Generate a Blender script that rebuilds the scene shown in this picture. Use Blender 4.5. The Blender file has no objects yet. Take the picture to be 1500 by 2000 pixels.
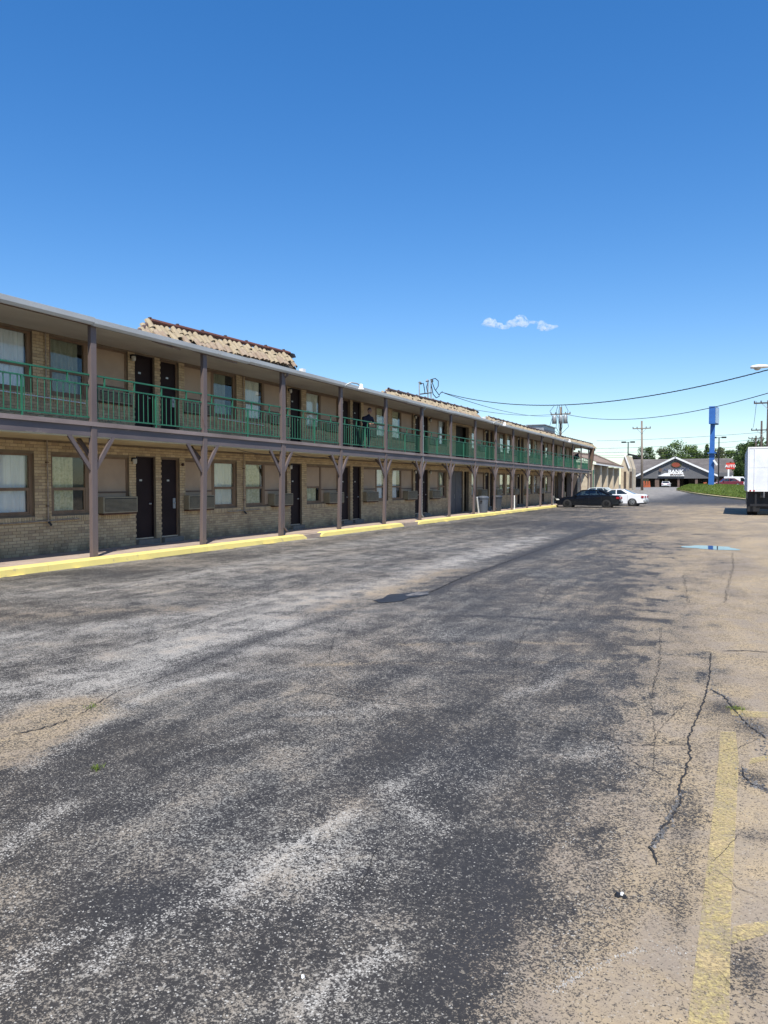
import bpy, bmesh, math, random
import numpy as np
from mathutils import Vector, Matrix, noise as mnoise
R = math.radians
rnd = random.Random(7)
sc = bpy.context.scene
COL = sc.collection

# ------------------------------------------------------------ camera, sky, sun, exposure
F = 1500.0; TH = math.atan(690 / 1500); PT = math.atan(54 / 1500); CZ = 1.83
cam_d = bpy.data.cameras.new('camera'); cam = bpy.data.objects.new('camera', cam_d); COL.objects.link(cam)
cam.location = (0, 0, CZ); cam.rotation_euler = (math.pi / 2 - PT, 0, TH)
cam_d.sensor_fit = 'VERTICAL'; cam_d.sensor_height = 32; cam_d.lens = 32 * F / 2000
cam_d.clip_start = 0.05; cam_d.clip_end = 6000
sc.camera = cam

SUN = Vector((0.33, -0.55, 1.0)).normalized()
w = bpy.data.worlds.new('World'); sc.world = w; w.use_nodes = True
wn = w.node_tree.nodes; wl = w.node_tree.links; wn.clear()
sky = wn.new('ShaderNodeTexSky'); sky.sky_type = 'NISHITA'; sky.sun_disc = False
sky.sun_elevation = math.asin(SUN.z); sky.sun_rotation = math.atan2(SUN.x, SUN.y)
sky.altitude = 200; sky.air_density = 1.0; sky.dust_density = 0.3; sky.ozone_density = 3.0
hs = wn.new('ShaderNodeHueSaturation'); hs.inputs['Hue'].default_value = 0.508; hs.inputs['Saturation'].default_value = 1.46; hs.inputs['Value'].default_value = 1.38
gam = wn.new('ShaderNodeGamma'); gam.inputs['Gamma'].default_value = 0.84
bg = wn.new('ShaderNodeBackground'); bg.inputs['Strength'].default_value = 0.115
wo = wn.new('ShaderNodeOutputWorld')
wl.new(sky.outputs[0], gam.inputs['Color']); wl.new(gam.outputs[0], hs.inputs['Color']); wl.new(hs.outputs[0], bg.inputs['Color']); wl.new(bg.outputs[0], wo.inputs[0])
sd = bpy.data.lights.new('sun', 'SUN'); sd.energy = 5.0; sd.angle = R(0.53); sd.color = (1.0, 0.955, 0.88)
so = bpy.data.objects.new('sun', sd); COL.objects.link(so)
so.rotation_euler = SUN.to_track_quat('Z', 'Y').to_euler(); so.location = (20, -30, 60)
vs = sc.view_settings; vs.view_transform = 'Standard'; vs.look = 'None'; vs.gamma = 1; vs.use_curve_mapping = False
vs.exposure = 0.5
sc.cycles.volume_bounces = 8; sc.cycles.max_bounces = 12

# ------------------------------------------------------------ pixel of the photograph -> place in the world
def ray(px, py):
    x = (px - 750) / F; y = -(py - 1000) / F
    fz = -math.sin(PT) + y * math.cos(PT); ff = math.cos(PT) + y * math.sin(PT)
    c, s = math.cos(TH), math.sin(TH)
    return (x * c - ff * s, ff * c + x * s, fz)
def onX(px, py, X):
    r = ray(px, py); t = X / r[0]; return Vector((X, r[1] * t, CZ + r[2] * t))
def onY(px, py, Y):
    r = ray(px, py); t = Y / r[1]; return Vector((r[0] * t, Y, CZ + r[2] * t))
def onZ(px, py, Z=0.0):
    r = ray(px, py); t = (Z - CZ) / r[2]; return Vector((r[0] * t, r[1] * t, Z))
def sst(a, b, x):
    t = np.clip((x - a) / (b - a), 0, 1); return t * t * (3 - 2 * t)
def zg(x, y):
    return float(1.15 * sst(68, 125, y))
def onG(px, py):
    r = ray(px, py); t = 2.0
    while t < 600:
        if CZ + r[2] * t <= zg(r[0] * t, r[1] * t): return Vector((r[0] * t, r[1] * t, zg(r[0] * t, r[1] * t)))
        t += 0.1
    return Vector((r[0] * t, r[1] * t, 1.15))

# ------------------------------------------------------------ material helpers
class NT:
    def __init__(s, name):
        m = bpy.data.materials.new(name); m.use_nodes = True
        s.m = m; s.n = m.node_tree.nodes; s.l = m.node_tree.links; s.n.clear()
        s.out = s.n.new('ShaderNodeOutputMaterial'); s.geo = s.n.new('ShaderNodeNewGeometry'); s.tc = s.n.new('ShaderNodeTexCoord')
    def lk(s, a, b): s.l.new(a, b)
    def setin(s, sock, v):
        if hasattr(v, 'is_linked') or isinstance(v, bpy.types.NodeSocket): s.lk(v, sock)
        else:
            if isinstance(v, tuple) and len(v) == 3 and sock.type == 'RGBA': v = (*v, 1)
            sock.default_value = v
    def mapping(s, vec, scale=(1, 1, 1), rot=(0, 0, 0), loc=(0, 0, 0)):
        n = s.n.new('ShaderNodeMapping'); s.lk(vec, n.inputs[0]); n.inputs['Scale'].default_value = scale
        n.inputs['Rotation'].default_value = rot; n.inputs['Location'].default_value = loc; return n.outputs[0]
    def noise(s, vec, scale, detail=4, rough=0.55, dist=0.0):
        n = s.n.new('ShaderNodeTexNoise'); s.lk(vec, n.inputs['Vector']); n.inputs['Scale'].default_value = scale
        n.inputs['Detail'].default_value = detail; n.inputs['Roughness'].default_value = rough; n.inputs['Distortion'].default_value = dist
        return n.outputs[0]
    def voro(s, vec, scale, feature='F1', rand=1.0):
        n = s.n.new('ShaderNodeTexVoronoi'); n.feature = feature; s.lk(vec, n.inputs['Vector']); n.inputs['Scale'].default_value = scale
        n.inputs['Randomness'].default_value = rand; return n
    def math(s, op, a, b=0.0, clamp=False):
        n = s.n.new('ShaderNodeMath'); n.operation = op; n.use_clamp = clamp; s.setin(n.inputs[0], a); s.setin(n.inputs[1], b); return n.outputs[0]
    def mr(s, v, a, b, c=0.0, d=1.0, smooth=False):
        n = s.n.new('ShaderNodeMapRange'); s.setin(n.inputs[0], v)
        if smooth: n.interpolation_type = 'SMOOTHSTEP'
        for i, q in enumerate((a, b, c, d)): s.setin(n.inputs[i + 1], q)
        return n.outputs[0]
    def mix(s, f, a, b, mode='MIX'):
        n = s.n.new('ShaderNodeMix'); n.data_type = 'RGBA'; n.blend_type = mode
        s.setin(n.inputs[0], f); s.setin(n.inputs[6], a); s.setin(n.inputs[7], b); return n.outputs[2]
    def attr(s, name):
        n = s.n.new('ShaderNodeAttribute'); n.attribute_name = name; return n.outputs['Fac']
    def bump(s, h, strength=0.3, dist=0.01):
        n = s.n.new('ShaderNodeBump'); n.inputs['Strength'].default_value = strength; n.inputs['Distance'].default_value = dist
        s.lk(h, n.inputs['Height']); return n.outputs[0]
    def bsdf(s, col, rough=0.7, metal=0.0, normal=None, spec=0.5, **kw):
        n = s.n.new('ShaderNodeBsdfPrincipled'); s.setin(n.inputs['Base Color'], col); s.setin(n.inputs['Roughness'], rough)
        n.inputs['Metallic'].default_value = metal; n.inputs['Specular IOR Level'].default_value = spec
        if normal is not None: s.lk(normal, n.inputs['Normal'])
        for k, v in kw.items(): s.setin(n.inputs[k], v)
        s.lk(n.outputs[0], s.out.inputs[0]); return n

def wear(name, c1, c2, scale=3.0, rough=0.7, lo=0.4, hi=0.65, bump=0.15, bscale=60, metal=0.0, stretch=(1, 1, 1), island=0.0, c3=None, c3lo=0.62, fine=0.25, spec=0.4):
    t = NT(name); P = t.mapping(t.geo.outputs['Position'], stretch)
    n1 = t.noise(P, scale, 6, 0.6); c = t.mix(t.mr(n1, lo, hi), c1, c2)
    nf = t.noise(t.geo.outputs['Position'], bscale, 3, 0.6)
    c = t.mix(t.mr(nf, 0.3, 0.7, 0, fine), c, tuple(v * 0.55 for v in c1))
    if c3:
        n3 = t.noise(t.mapping(t.geo.outputs['Position'], stretch, (0, 0, 0), (9, 4, 7)), scale * 2.3, 5, 0.65); c = t.mix(t.mr(n3, c3lo, c3lo + 0.06), c, c3)
    if island:
        ri = t.geo.outputs['Random Per Island']; k = t.mr(ri, 0, 1, 1 - island, 1 + island)
        cm = t.n.new('ShaderNodeVectorMath'); cm.operation = 'SCALE'; t.lk(c, cm.inputs[0]); t.lk(k, cm.inputs['Scale']); c = cm.outputs[0]
    t.bsdf(c, rough, metal, t.bump(nf, bump, 0.01), spec)
    return t.m

M = {}
# --- parking lot
def ground_mat():
    t = NT('worn_asphalt'); P = t.geo.outputs['Position']
    Ps = t.mapping(P, (1.0, 0.28, 1.0))
    A = {k: t.attr(k) for k in ('tan', 'light', 'dark', 'grassy', 'conc')}
    Ps = t.mapping(P, (1.0, 0.42, 1.0)); big = t.noise(Ps, 0.7, 6, 0.62, 0.5); mid = t.noise(Ps, 2.4, 6, 0.68, 0.8); iso = t.noise(P, 2.2, 7, 0.66, 0.4); fin = t.noise(P, 26, 4, 0.7)
    st = t.noise(t.mapping(P, (2.2, 0.10, 1.0), (0, 0, 0.05)), 1.5, 7, 0.68, 0.3); hue = t.noise(P, 0.45, 5, 0.6, 0.5)
    m1 = t.noise(P, 62, 3, 0.75); m2 = t.noise(t.mapping(P, (1, 1, 1), (0, 0, 0.6), (5, 2, 0)), 125, 2, 0.7)
    m3 = t.noise(P, 21, 4, 0.72); mic = t.math('ADD', t.math('ADD', t.math('MULTIPLY', m1, 0.44), t.math('MULTIPLY', m2, 0.36)), t.math('MULTIPLY', m3, 0.20))
    v = t.voro(P, 120); vr = t.n.new('ShaderNodeSeparateColor'); t.lk(v.outputs['Color'], vr.inputs[0])
    # how much of the dark binder is covered by pale stone and dust
    cov = t.math('ADD', t.mr(big, 0.32, 0.70, 0.05, 0.36), t.mr(mid, 0.38, 0.68, -0.12, 0.22))
    cov = t.math('ADD', cov, t.mr(st, 0.40, 0.66, -0.08, 0.14)); cov = t.math('ADD', cov, t.mr(iso, 0.36, 0.66, -0.14, 0.20)); cov = t.math('ADD', cov, t.mr(fin, 0.35, 0.65, -0.08, 0.08))
    cov = t.math('ADD', cov, t.math('MULTIPLY', A['light'], t.mr(iso, 0.3, 0.66, 0.0, 0.52)))
    tn = t.math('ADD', A['tan'], t.math('ADD', t.mr(iso, 0.32, 0.68, -0.36, 0.26), t.mr(mid, 0.3, 0.7, -0.20, 0.18)))
    tn = t.math('ADD', tn, t.mr(big, 0.35, 0.65, -0.12, 0.12))
    tf = t.mr(tn, 0.25, 0.72, 0, 1, True); tcov = t.mr(tn, 0.25, 1.25, 0.34, 0.90)
    cov = t.math('MAXIMUM', cov, t.math('MULTIPLY', tcov, t.mr(tf, 0.0, 0.15)))
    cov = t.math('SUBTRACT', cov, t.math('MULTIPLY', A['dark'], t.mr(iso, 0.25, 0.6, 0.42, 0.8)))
    cov = t.mr(cov, 0.0, 1.0, 0.17, t.mr(tf, 0, 1, 0.84, 0.95)); th = t.mr(cov, 0, 1, 0.40, 0.60); m = t.mr(t.math('SUBTRACT', th, mic), -0.025, 0.032)
    dk = t.mix(t.mr(hue, 0.35, 0.62), (0.017, 0.0165, 0.0175), (0.028, 0.0245, 0.021)); dk = t.mix(t.mr(fin, 0.3, 0.7, 0, 0.8), dk, (0.040, 0.037, 0.034))
    dk = t.mix(t.math('MULTIPLY', t.mr(cov, 0.2, 0.9), 0.30), dk, (0.13, 0.112, 0.092))
    pale = t.mix(t.mr(hue, 0.38, 0.62), (0.190, 0.184, 0.166), (0.225, 0.188, 0.142)); pale = t.mix(t.math('MULTIPLY', A['light'], 0.7), pale, (0.37, 0.35, 0.315)); pale = t.mix(t.mr(vr.outputs[2], 0.6, 1.0, 0, 0.6), pale, (0.38, 0.365, 0.325))
    silt = t.mix(t.mr(big, 0.38, 0.62), (0.27, 0.212, 0.142), (0.42, 0.322, 0.19)); silt = t.mix(t.mr(iso, 0.42, 0.62, 0, 0.65), silt, (0.235, 0.20, 0.165)); silt = t.mix(t.mr(fin, 0.4, 0.7, 0, 0.4), silt, (0.19, 0.15, 0.12))
    lt_ = t.mix(t.mr(tn, 0.0, 0.65, 0, 1), pale, silt); c = t.mix(m, dk, lt_)
    dens = t.math('ADD', t.mr(cov, 0.2, 0.9, 0.015, 0.09), t.math('MULTIPLY', A['light'], 0.20))
    sp = t.math('MULTIPLY', t.mr(t.math('SUBTRACT', dens, vr.outputs[0]), -0.01, 0.01), t.mr(v.outputs['Distance'], 0.6, 0.4)); c = t.mix(t.math('MULTIPLY', sp, t.mr(tf, 0, 1, 0.85, 0.25)), c, (0.50, 0.48, 0.43))
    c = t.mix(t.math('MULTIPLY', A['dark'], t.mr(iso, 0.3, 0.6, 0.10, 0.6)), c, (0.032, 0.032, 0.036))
    # concrete apron
    cc = t.mix(t.mr(mid, 0.35, 0.7), (0.19, 0.175, 0.155), (0.36, 0.335, 0.30)); c = t.mix(A['conc'], c, cc)
    gcol = t.mix(t.mr(iso, 0.3, 0.7), (0.07, 0.085, 0.05), (0.12, 0.12, 0.07)); c = t.mix(A['grassy'], c, gcol)
    h = t.math('ADD', t.math('MULTIPLY', m, 0.5), t.math('ADD', fin, mic))
    t.bsdf(c, t.mr(tf, 0, 1, 0.72, 0.92), 0.0, t.bump(h, 0.55, 0.006), 0.35)
    return t.m
M['ground'] = ground_mat()

def brick_mat():
    t = NT('buff_brick'); P = t.geo.outputs['Position']; ri = t.geo.outputs['Random Per Island']
    oi = t.n.new('ShaderNodeObjectInfo'); rr = t.math('FRACT', t.math('ADD', ri, oi.outputs['Random']))
    c = t.mix(rr, (0.48, 0.36, 0.21), (0.60, 0.46, 0.28)); c = t.mix(t.mr(t.math('FRACT', t.math('MULTIPLY', rr, 7.3)), 0.72, 0.9), c, (0.41, 0.30, 0.185))
    n = t.noise(P, 40, 4, 0.7); c = t.mix(t.mr(n, 0.4, 0.75, 0, 0.5), c, (0.19, 0.13, 0.08))
    z = t.n.new('ShaderNodeSeparateXYZ'); t.lk(P, z.inputs[0]); gr = t.noise(t.mapping(P, (1, 1, 0.4)), 1.3, 5, 0.65)
    c = t.mix(t.mr(gr, 0.5, 0.75, 0, 0.45), c, (0.15, 0.115, 0.08))
    low = t.math('MULTIPLY', t.mr(z.outputs[2], 0.15, 0.5, 0.75, 0), t.mr(gr, 0.3, 0.6)); c = t.mix(low, c, (0.11, 0.085, 0.06))
    t.bsdf(c, 0.85, 0, t.bump(n, 0.4, 0.004), 0.25); return t.m
M['brick'] = brick_mat()
M['mortar'] = wear('mortar', (0.23, 0.175, 0.115), (0.17, 0.13, 0.09), 4, 0.9)
M['panel'] = wear('tan_panel', (0.40, 0.29, 0.195), (0.34, 0.245, 0.165), 1.4, 0.6, bump=0.08, fine=0.12)
M['trim'] = wear('brown_trim', (0.23, 0.15, 0.09), (0.16, 0.10, 0.062), 3, 0.6, stretch=(1, 1, 0.3), c3=(0.30, 0.24, 0.17), c3lo=0.68)
M['door'] = wear('dark_door', (0.022, 0.013, 0.014), (0.016, 0.009, 0.010), 2, 0.6, bump=0.05, fine=0.1, spec=0.15)
M['post'] = wear('mauve_post_paint', (0.145, 0.112, 0.105), (0.11, 0.084, 0.080), 2.5, 0.6, stretch=(1, 1, 0.25), c3=(0.10, 0.06, 0.05), c3lo=0.66)
M['beam'] = wear('mauve_beam_paint', (0.145, 0.118, 0.118), (0.10, 0.084, 0.088), 1.5, 0.6, stretch=(1, 0.3, 1), c3=(0.24, 0.20, 0.17), c3lo=0.64)
M['lip'] = wear('weathered_slab_edge', (0.27, 0.215, 0.20), (0.17, 0.13, 0.115), 2.0, 0.7, stretch=(1, 0.3, 1), c3=(0.72, 0.68, 0.62), c3lo=0.66)
M['rail'] = wear('green_rail_paint', (0.026, 0.150, 0.085), (0.020, 0.115, 0.065), 3, 0.5, c3=(0.09, 0.14, 0.09), c3lo=0.66, bump=0.05)
M['soffit'] = wear('cream_soffit', (0.60, 0.53, 0.42), (0.50, 0.43, 0.33), 1.2, 0.8, stretch=(1, 0.35, 1), c3=(0.22, 0.17, 0.12), c3lo=0.66)
M['ceil'] = wear('yellowed_ceiling', (0.55, 0.46, 0.28), (0.45, 0.36, 0.21), 1.0, 0.8)
M['gutter'] = wear('white_metal_gutter', (0.52, 0.53, 0.53), (0.42, 0.42, 0.41), 1.2, 0.4, stretch=(1, 0.4, 1), c3=(0.30, 0.25, 0.19), c3lo=0.68, metal=0.1)
M['fascia'] = wear('brown_fascia', (0.16, 0.10, 0.07), (0.11, 0.075, 0.055), 2, 0.7, stretch=(1, 0.3, 1))
M['roof'] = wear('gravel_roof', (0.22, 0.20, 0.18), (0.15, 0.14, 0.13), 2, 0.9)
M['tile'] = wear('faded_clay_tile', (0.37, 0.305, 0.20), (0.25, 0.195, 0.13), 5, 0.8, lo=0.35, hi=0.7, c3=(0.27, 0.17, 0.11), c3lo=0.68, island=0.12, bump=0.3)
M['tile_pink'] = wear('bleached_eave_tile', (0.32, 0.255, 0.185), (0.24, 0.17, 0.12), 6, 0.8, c3=(0.26, 0.14, 0.085), c3lo=0.64, bump=0.3)
M['ridge'] = wear('rust_red_ridge', (0.15, 0.055, 0.038), (0.095, 0.042, 0.032), 3, 0.7, c3=(0.32, 0.15, 0.08), c3lo=0.64)
M['ridge_grey'] = wear('dark_ridge', (0.075, 0.055, 0.055), (0.11, 0.06, 0.05), 3, 0.7)
M['walk'] = wear('pinkish_concrete', (0.40, 0.315, 0.25), (0.29, 0.225, 0.18), 1.6, 0.85, c3=(0.18, 0.14, 0.11), c3lo=0.64, bump=0.3)
M['step'] = wear('grey_step', (0.20, 0.18, 0.155), (0.14, 0.125, 0.11), 2.5, 0.85)
M['yellow'] = wear('yellow_kerb_paint', (0.74, 0.61, 0.19), (0.68, 0.55, 0.19), 2.0, 0.75, bump=0.35, c3=(0.52, 0.42, 0.20), c3lo=0.63, fine=0.15)
M['plain_kerb'] = wear('bare_kerb', (0.42, 0.35, 0.25), (0.30, 0.25, 0.19), 2.0, 0.85)
M['kerb_cream'] = wear('faded_yellow_kerb', (0.60, 0.50, 0.24), (0.42, 0.37, 0.24), 1.0, 0.85)
M['ac'] = wear('beige_air_conditioner', (0.285, 0.245, 0.165), (0.22, 0.185, 0.125), 3, 0.5, bump=0.05)
M['ac_dark'] = wear('dark_grille', (0.03, 0.028, 0.024), (0.02, 0.02, 0.018), 3, 0.7)
M['rust'] = wear('rusty_tray', (0.10, 0.045, 0.025), (0.05, 0.025, 0.018), 6, 0.8)
M['metal'] = wear('brushed_metal', (0.45, 0.44, 0.42), (0.35, 0.34, 0.33), 5, 0.35, metal=0.8)
M['galv'] = wear('galvanised_steel', (0.40, 0.42, 0.42), (0.30, 0.32, 0.33), 4, 0.5, metal=0.4)
M['conduit'] = wear('painted_conduit', (0.36, 0.30, 0.23), (0.22, 0.155, 0.11), 6, 0.5)
M['white'] = wear('white_paint', (0.78, 0.78, 0.76), (0.68, 0.68, 0.66), 2, 0.5, fine=0.08, bump=0.05)
M['lampglass'] = wear('frosted_lamp', (0.55, 0.53, 0.46), (0.42, 0.40, 0.34), 9, 0.4)
M['black'] = wear('black_plastic', (0.018, 0.018, 0.02), (0.012, 0.012, 0.014), 5, 0.5)
M['rubber'] = wear('tyre_rubber', (0.022, 0.022, 0.023), (0.035, 0.034, 0.032), 5, 0.85)
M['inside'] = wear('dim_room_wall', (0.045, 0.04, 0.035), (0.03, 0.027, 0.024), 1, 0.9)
M['curtain_dim'] = wear('dim_curtain', (0.34, 0.33, 0.24), (0.25, 0.25, 0.17), 2, 0.9, stretch=(1, 3, 0.5), bump=0.05)
M['curtain'] = wear('net_curtain', (0.80, 0.78, 0.68), (0.70, 0.68, 0.58), 1.5, 0.9, stretch=(1, 3, 0.5), bump=0.05, fine=0.1)
M['curtain_y'] = wear('patterned_curtain', (0.72, 0.67, 0.46), (0.52, 0.50, 0.32), 14, 0.9, lo=0.45, hi=0.6, bump=0.05)
M['curtain_w'] = wear('white_curtain', (0.82, 0.83, 0.84), (0.72, 0.73, 0.74), 1.5, 0.9, stretch=(1, 3, 0.5), bump=0.05, fine=0.1)
M['bluegrey_door'] = wear('grey_double_door', (0.105, 0.098, 0.10), (0.08, 0.074, 0.078), 2, 0.6)
M['wood_pole'] = wear('weathered_pole', (0.27, 0.225, 0.18), (0.17, 0.14, 0.115), 3, 0.85, stretch=(1, 1, 0.15))
M['wood_dark'] = wear('dark_creosote_pole', (0.085, 0.065, 0.055), (0.06, 0.045, 0.04), 3, 0.85, stretch=(1, 1, 0.15))
M['cable'] = wear('black_cable', (0.045, 0.055, 0.065), (0.03, 0.035, 0.04), 6, 0.6)
M['blue'] = wear('blue_sign_paint', (0.032, 0.13, 0.40), (0.025, 0.10, 0.33), 0.8, 0.45, bump=0.03, fine=0.05)
M['blue_face'] = wear('bleached_sign_face', (0.42, 0.52, 0.62), (0.22, 0.36, 0.55), 0.7, 0.4)
M['shingle'] = wear('grey_shingle', (0.125, 0.112, 0.105), (0.165, 0.15, 0.138), 0.5, 0.9, island=0.12)
M['brown_shingle'] = wear('brown_shingle', (0.25, 0.18, 0.135), (0.19, 0.14, 0.105), 0.8, 0.9, island=0.14)
M['gable'] = wear('grey_gable', (0.125, 0.125, 0.13), (0.105, 0.105, 0.11), 0.4, 0.8)
M['creambrick'] = wear('cream_stone', (0.56, 0.47, 0.34), (0.43, 0.35, 0.25), 2.2, 0.85, bump=0.3, island=0.1)
M['dkbrown'] = wear('dark_brown_stone', (0.085, 0.065, 0.05), (0.05, 0.038, 0.03), 1.2, 0.9)
M['endwall'] = wear('brown_end_wall', (0.15, 0.095, 0.065), (0.10, 0.06, 0.045), 1.5, 0.85)
M['pier'] = wear('brown_brick_pier', (0.17, 0.115, 0.09), (0.12, 0.08, 0.065), 2, 0.9)
M['red'] = wear('red_sign', (0.58, 0.05, 0.03), (0.48, 0.05, 0.035), 1, 0.4)
M['oval'] = wear('rust_logo', (0.30, 0.055, 0.03), (0.20, 0.06, 0.03), 1, 0.5)
M['olive'] = wear('olive_ring', (0.06, 0.07, 0.025), (0.09, 0.05, 0.03), 1, 0.5)
M['faint'] = wear('faded_letters', (0.10, 0.125, 0.19), (0.085, 0.10, 0.15), 1, 0.5)
M['orange'] = wear('orange_barrier', (0.45, 0.11, 0.04), (0.3, 0.08, 0.04), 1, 0.6)
M['bark'] = wear('bark', (0.10, 0.075, 0.055), (0.06, 0.045, 0.035), 4, 0.9)
M['trailer'] = wear('white_trailer_panel', (0.74, 0.76, 0.78), (0.62, 0.64, 0.66), 1.2, 0.45, c3=(0.34, 0.33, 0.31), c3lo=0.665, bump=0.05, fine=0.05)
M['bin_grey'] = wear('blue_grey_bin', (0.09, 0.105, 0.13), (0.07, 0.08, 0.10), 3, 0.5)
M['bin_dark'] = wear('charcoal_bin', (0.04, 0.045, 0.055), (0.03, 0.034, 0.04), 3, 0.5)
M['skin'] = wear('skin', (0.32, 0.18, 0.12), (0.27, 0.15, 0.10), 10, 0.6)
M['navy'] = wear('navy_cloth', (0.014, 0.016, 0.035), (0.010, 0.011, 0.025), 10, 0.9)
M['jeans'] = wear('dark_trousers', (0.020, 0.022, 0.03), (0.014, 0.016, 0.022), 10, 0.9)
M['hair'] = wear('dark_hair', (0.012, 0.010, 0.009), (0.02, 0.016, 0.014), 30, 0.7)
M['crackm'] = wear('dark_crack', (0.018, 0.017, 0.018), (0.035, 0.032, 0.03), 20, 0.95)
M['puddle_mud'] = wear('wet_mud', (0.034, 0.031, 0.026), (0.018, 0.017, 0.016), 5, 0.4, bump=0.4)
M['rubble'] = wear('broken_asphalt', (0.16, 0.155, 0.15), (0.07, 0.07, 0.075), 14, 0.9, bump=0.6, island=0.35)
M['chipcrack'] = wear('light_crack_lip', (0.42, 0.40, 0.36), (0.28, 0.26, 0.24), 20, 0.9, bump=0.5, island=0.2)

def paint_line_mat():
    t = NT('worn_yellow_line'); P = t.geo.outputs['Position']
    n = t.noise(P, 60, 4, 0.7); n2 = t.noise(P, 5, 5, 0.65); v = t.voro(P, 75); vr = t.n.new('ShaderNodeSeparateColor'); t.lk(v.outputs['Color'], vr.inputs[0])
    k = t.math('ADD', t.mr(n, 0.35, 0.65, 0, 0.8), t.mr(n2, 0.35, 0.65, -0.25, 0.45)); m1 = t.noise(P, 62, 3, 0.75); al = t.math('MULTIPLY', t.mr(t.math('ADD', k, t.math('MULTIPLY', vr.outputs[0], 0.35)), 0.32, 1.0, 0.12, 0.85), t.mr(m1, 0.42, 0.60, 1.0, 0.35))
    b = t.n.new('ShaderNodeBsdfPrincipled'); t.setin(b.inputs['Base Color'], t.mix(t.mr(n2, 0.35, 0.65), (0.50, 0.42, 0.15), (0.50, 0.38, 0.19))); b.inputs['Roughness'].default_value = 0.85
    t.setin(b.inputs['Alpha'], al); t.lk(b.outputs[0], t.out.inputs[0]); return t.m
M['line'] = paint_line_mat()
def glass_mat(name, tint, spec_rough=0.02, fres=1.5):
    t = NT(name); tr = t.n.new('ShaderNodeBsdfTransparent'); tr.inputs[0].default_value = (*tint, 1)
    gl = t.n.new('ShaderNodeBsdfGlossy'); gl.inputs['Roughness'].default_value = spec_rough; gl.inputs[0].default_value = (0.9, 0.95, 1, 1)
    fr = t.n.new('ShaderNodeLayerWeight'); fr.inputs[0].default_value = 0.5; f0 = ((fres - 1) / (fres + 1)) ** 2; mx = t.n.new('ShaderNodeMixShader')
    t.lk(t.math('ADD', t.math('MULTIPLY', t.math('POWER', fr.outputs['Facing'], 5.0), 1 - f0), f0), mx.inputs[0]); t.lk(tr.outputs[0], mx.inputs[1]); t.lk(gl.outputs[0], mx.inputs[2]); t.lk(mx.outputs[0], t.out.inputs[0]); return t.m
M['glass'] = glass_mat('window_glass', (0.93, 0.95, 0.94)); M['carglass'] = glass_mat('tinted_car_glass', (0.25, 0.30, 0.30), 0.03, 1.7)
def water_mat():
    t = NT('puddle_water'); n = t.noise(t.geo.outputs['Position'], 3, 2); t.bsdf((0.03, 0.032, 0.035), 0.04, 0, t.bump(n, 0.02, 0.01), 1.0, **{'IOR': 1.45}); return t.m
M['water'] = water_mat()
def carpaint(name, c, rough=0.28):
    t = NT(name); n = t.noise(t.geo.outputs['Position'], 4, 4); t.bsdf(t.mix(t.mr(n, 0.35, 0.7, 0, 0.3), c, tuple(v * 0.8 + 0.004 for v in c)), rough, 0.0, None, 0.25, **{'Coat Weight': 0.12, 'Coat Roughness': 0.05}); return t.m
M['paint_black'] = carpaint('black_car_paint', (0.004, 0.006, 0.011), 0.15); M['paint_white'] = carpaint('white_car_paint', (0.74, 0.75, 0.76)); M['paint_red'] = carpaint('dark_red_car_paint', (0.13, 0.02, 0.035))
M['paint_silver'] = carpaint('pale_silver_car_paint', (0.55, 0.60, 0.60)); M['tail'] = carpaint('red_tail_lens', (0.35, 0.015, 0.02), 0.15); M['headl'] = carpaint('clear_headlight', (0.62, 0.62, 0.58), 0.1)
def leaf_mat(name, a, b):
    t = NT(name); oi = t.n.new('ShaderNodeObjectInfo'); n = t.noise(t.geo.outputs['Position'], 0.7, 4); ri = t.geo.outputs['Random Per Island']
    c = t.mix(t.mr(n, 0.35, 0.65), a, b); c = t.mix(t.math('MULTIPLY', ri, 0.5), c, tuple(v * 1.5 for v in b))
    d = t.n.new('ShaderNodeBsdfDiffuse'); t.lk(c, d.inputs[0]); tl = t.n.new('ShaderNodeBsdfTranslucent'); t.lk(c, tl.inputs[0]); mx = t.n.new('ShaderNodeMixShader'); mx.inputs[0].default_value = 0.3
    t.lk(d.outputs[0], mx.inputs[1]); t.lk(tl.outputs[0], mx.inputs[2]); t.lk(mx.outputs[0], t.out.inputs[0]); return t.m
M['leaf'] = leaf_mat('green_leaves', (0.065, 0.115, 0.03), (0.115, 0.165, 0.05)); M['leaf_dark'] = leaf_mat('dark_leaves', (0.045, 0.08, 0.028), (0.08, 0.12, 0.045)); M['leaf_olive'] = leaf_mat('olive_leaves', (0.11, 0.13, 0.065), (0.16, 0.18, 0.09))
M['grass'] = leaf_mat('grass_blades', (0.085, 0.135, 0.025), (0.15, 0.185, 0.05))
M['turf'] = wear('turf', (0.085, 0.14, 0.022), (0.13, 0.18, 0.04), 1.2, 0.95, c3=(0.20, 0.15, 0.07), c3lo=0.68)

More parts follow.
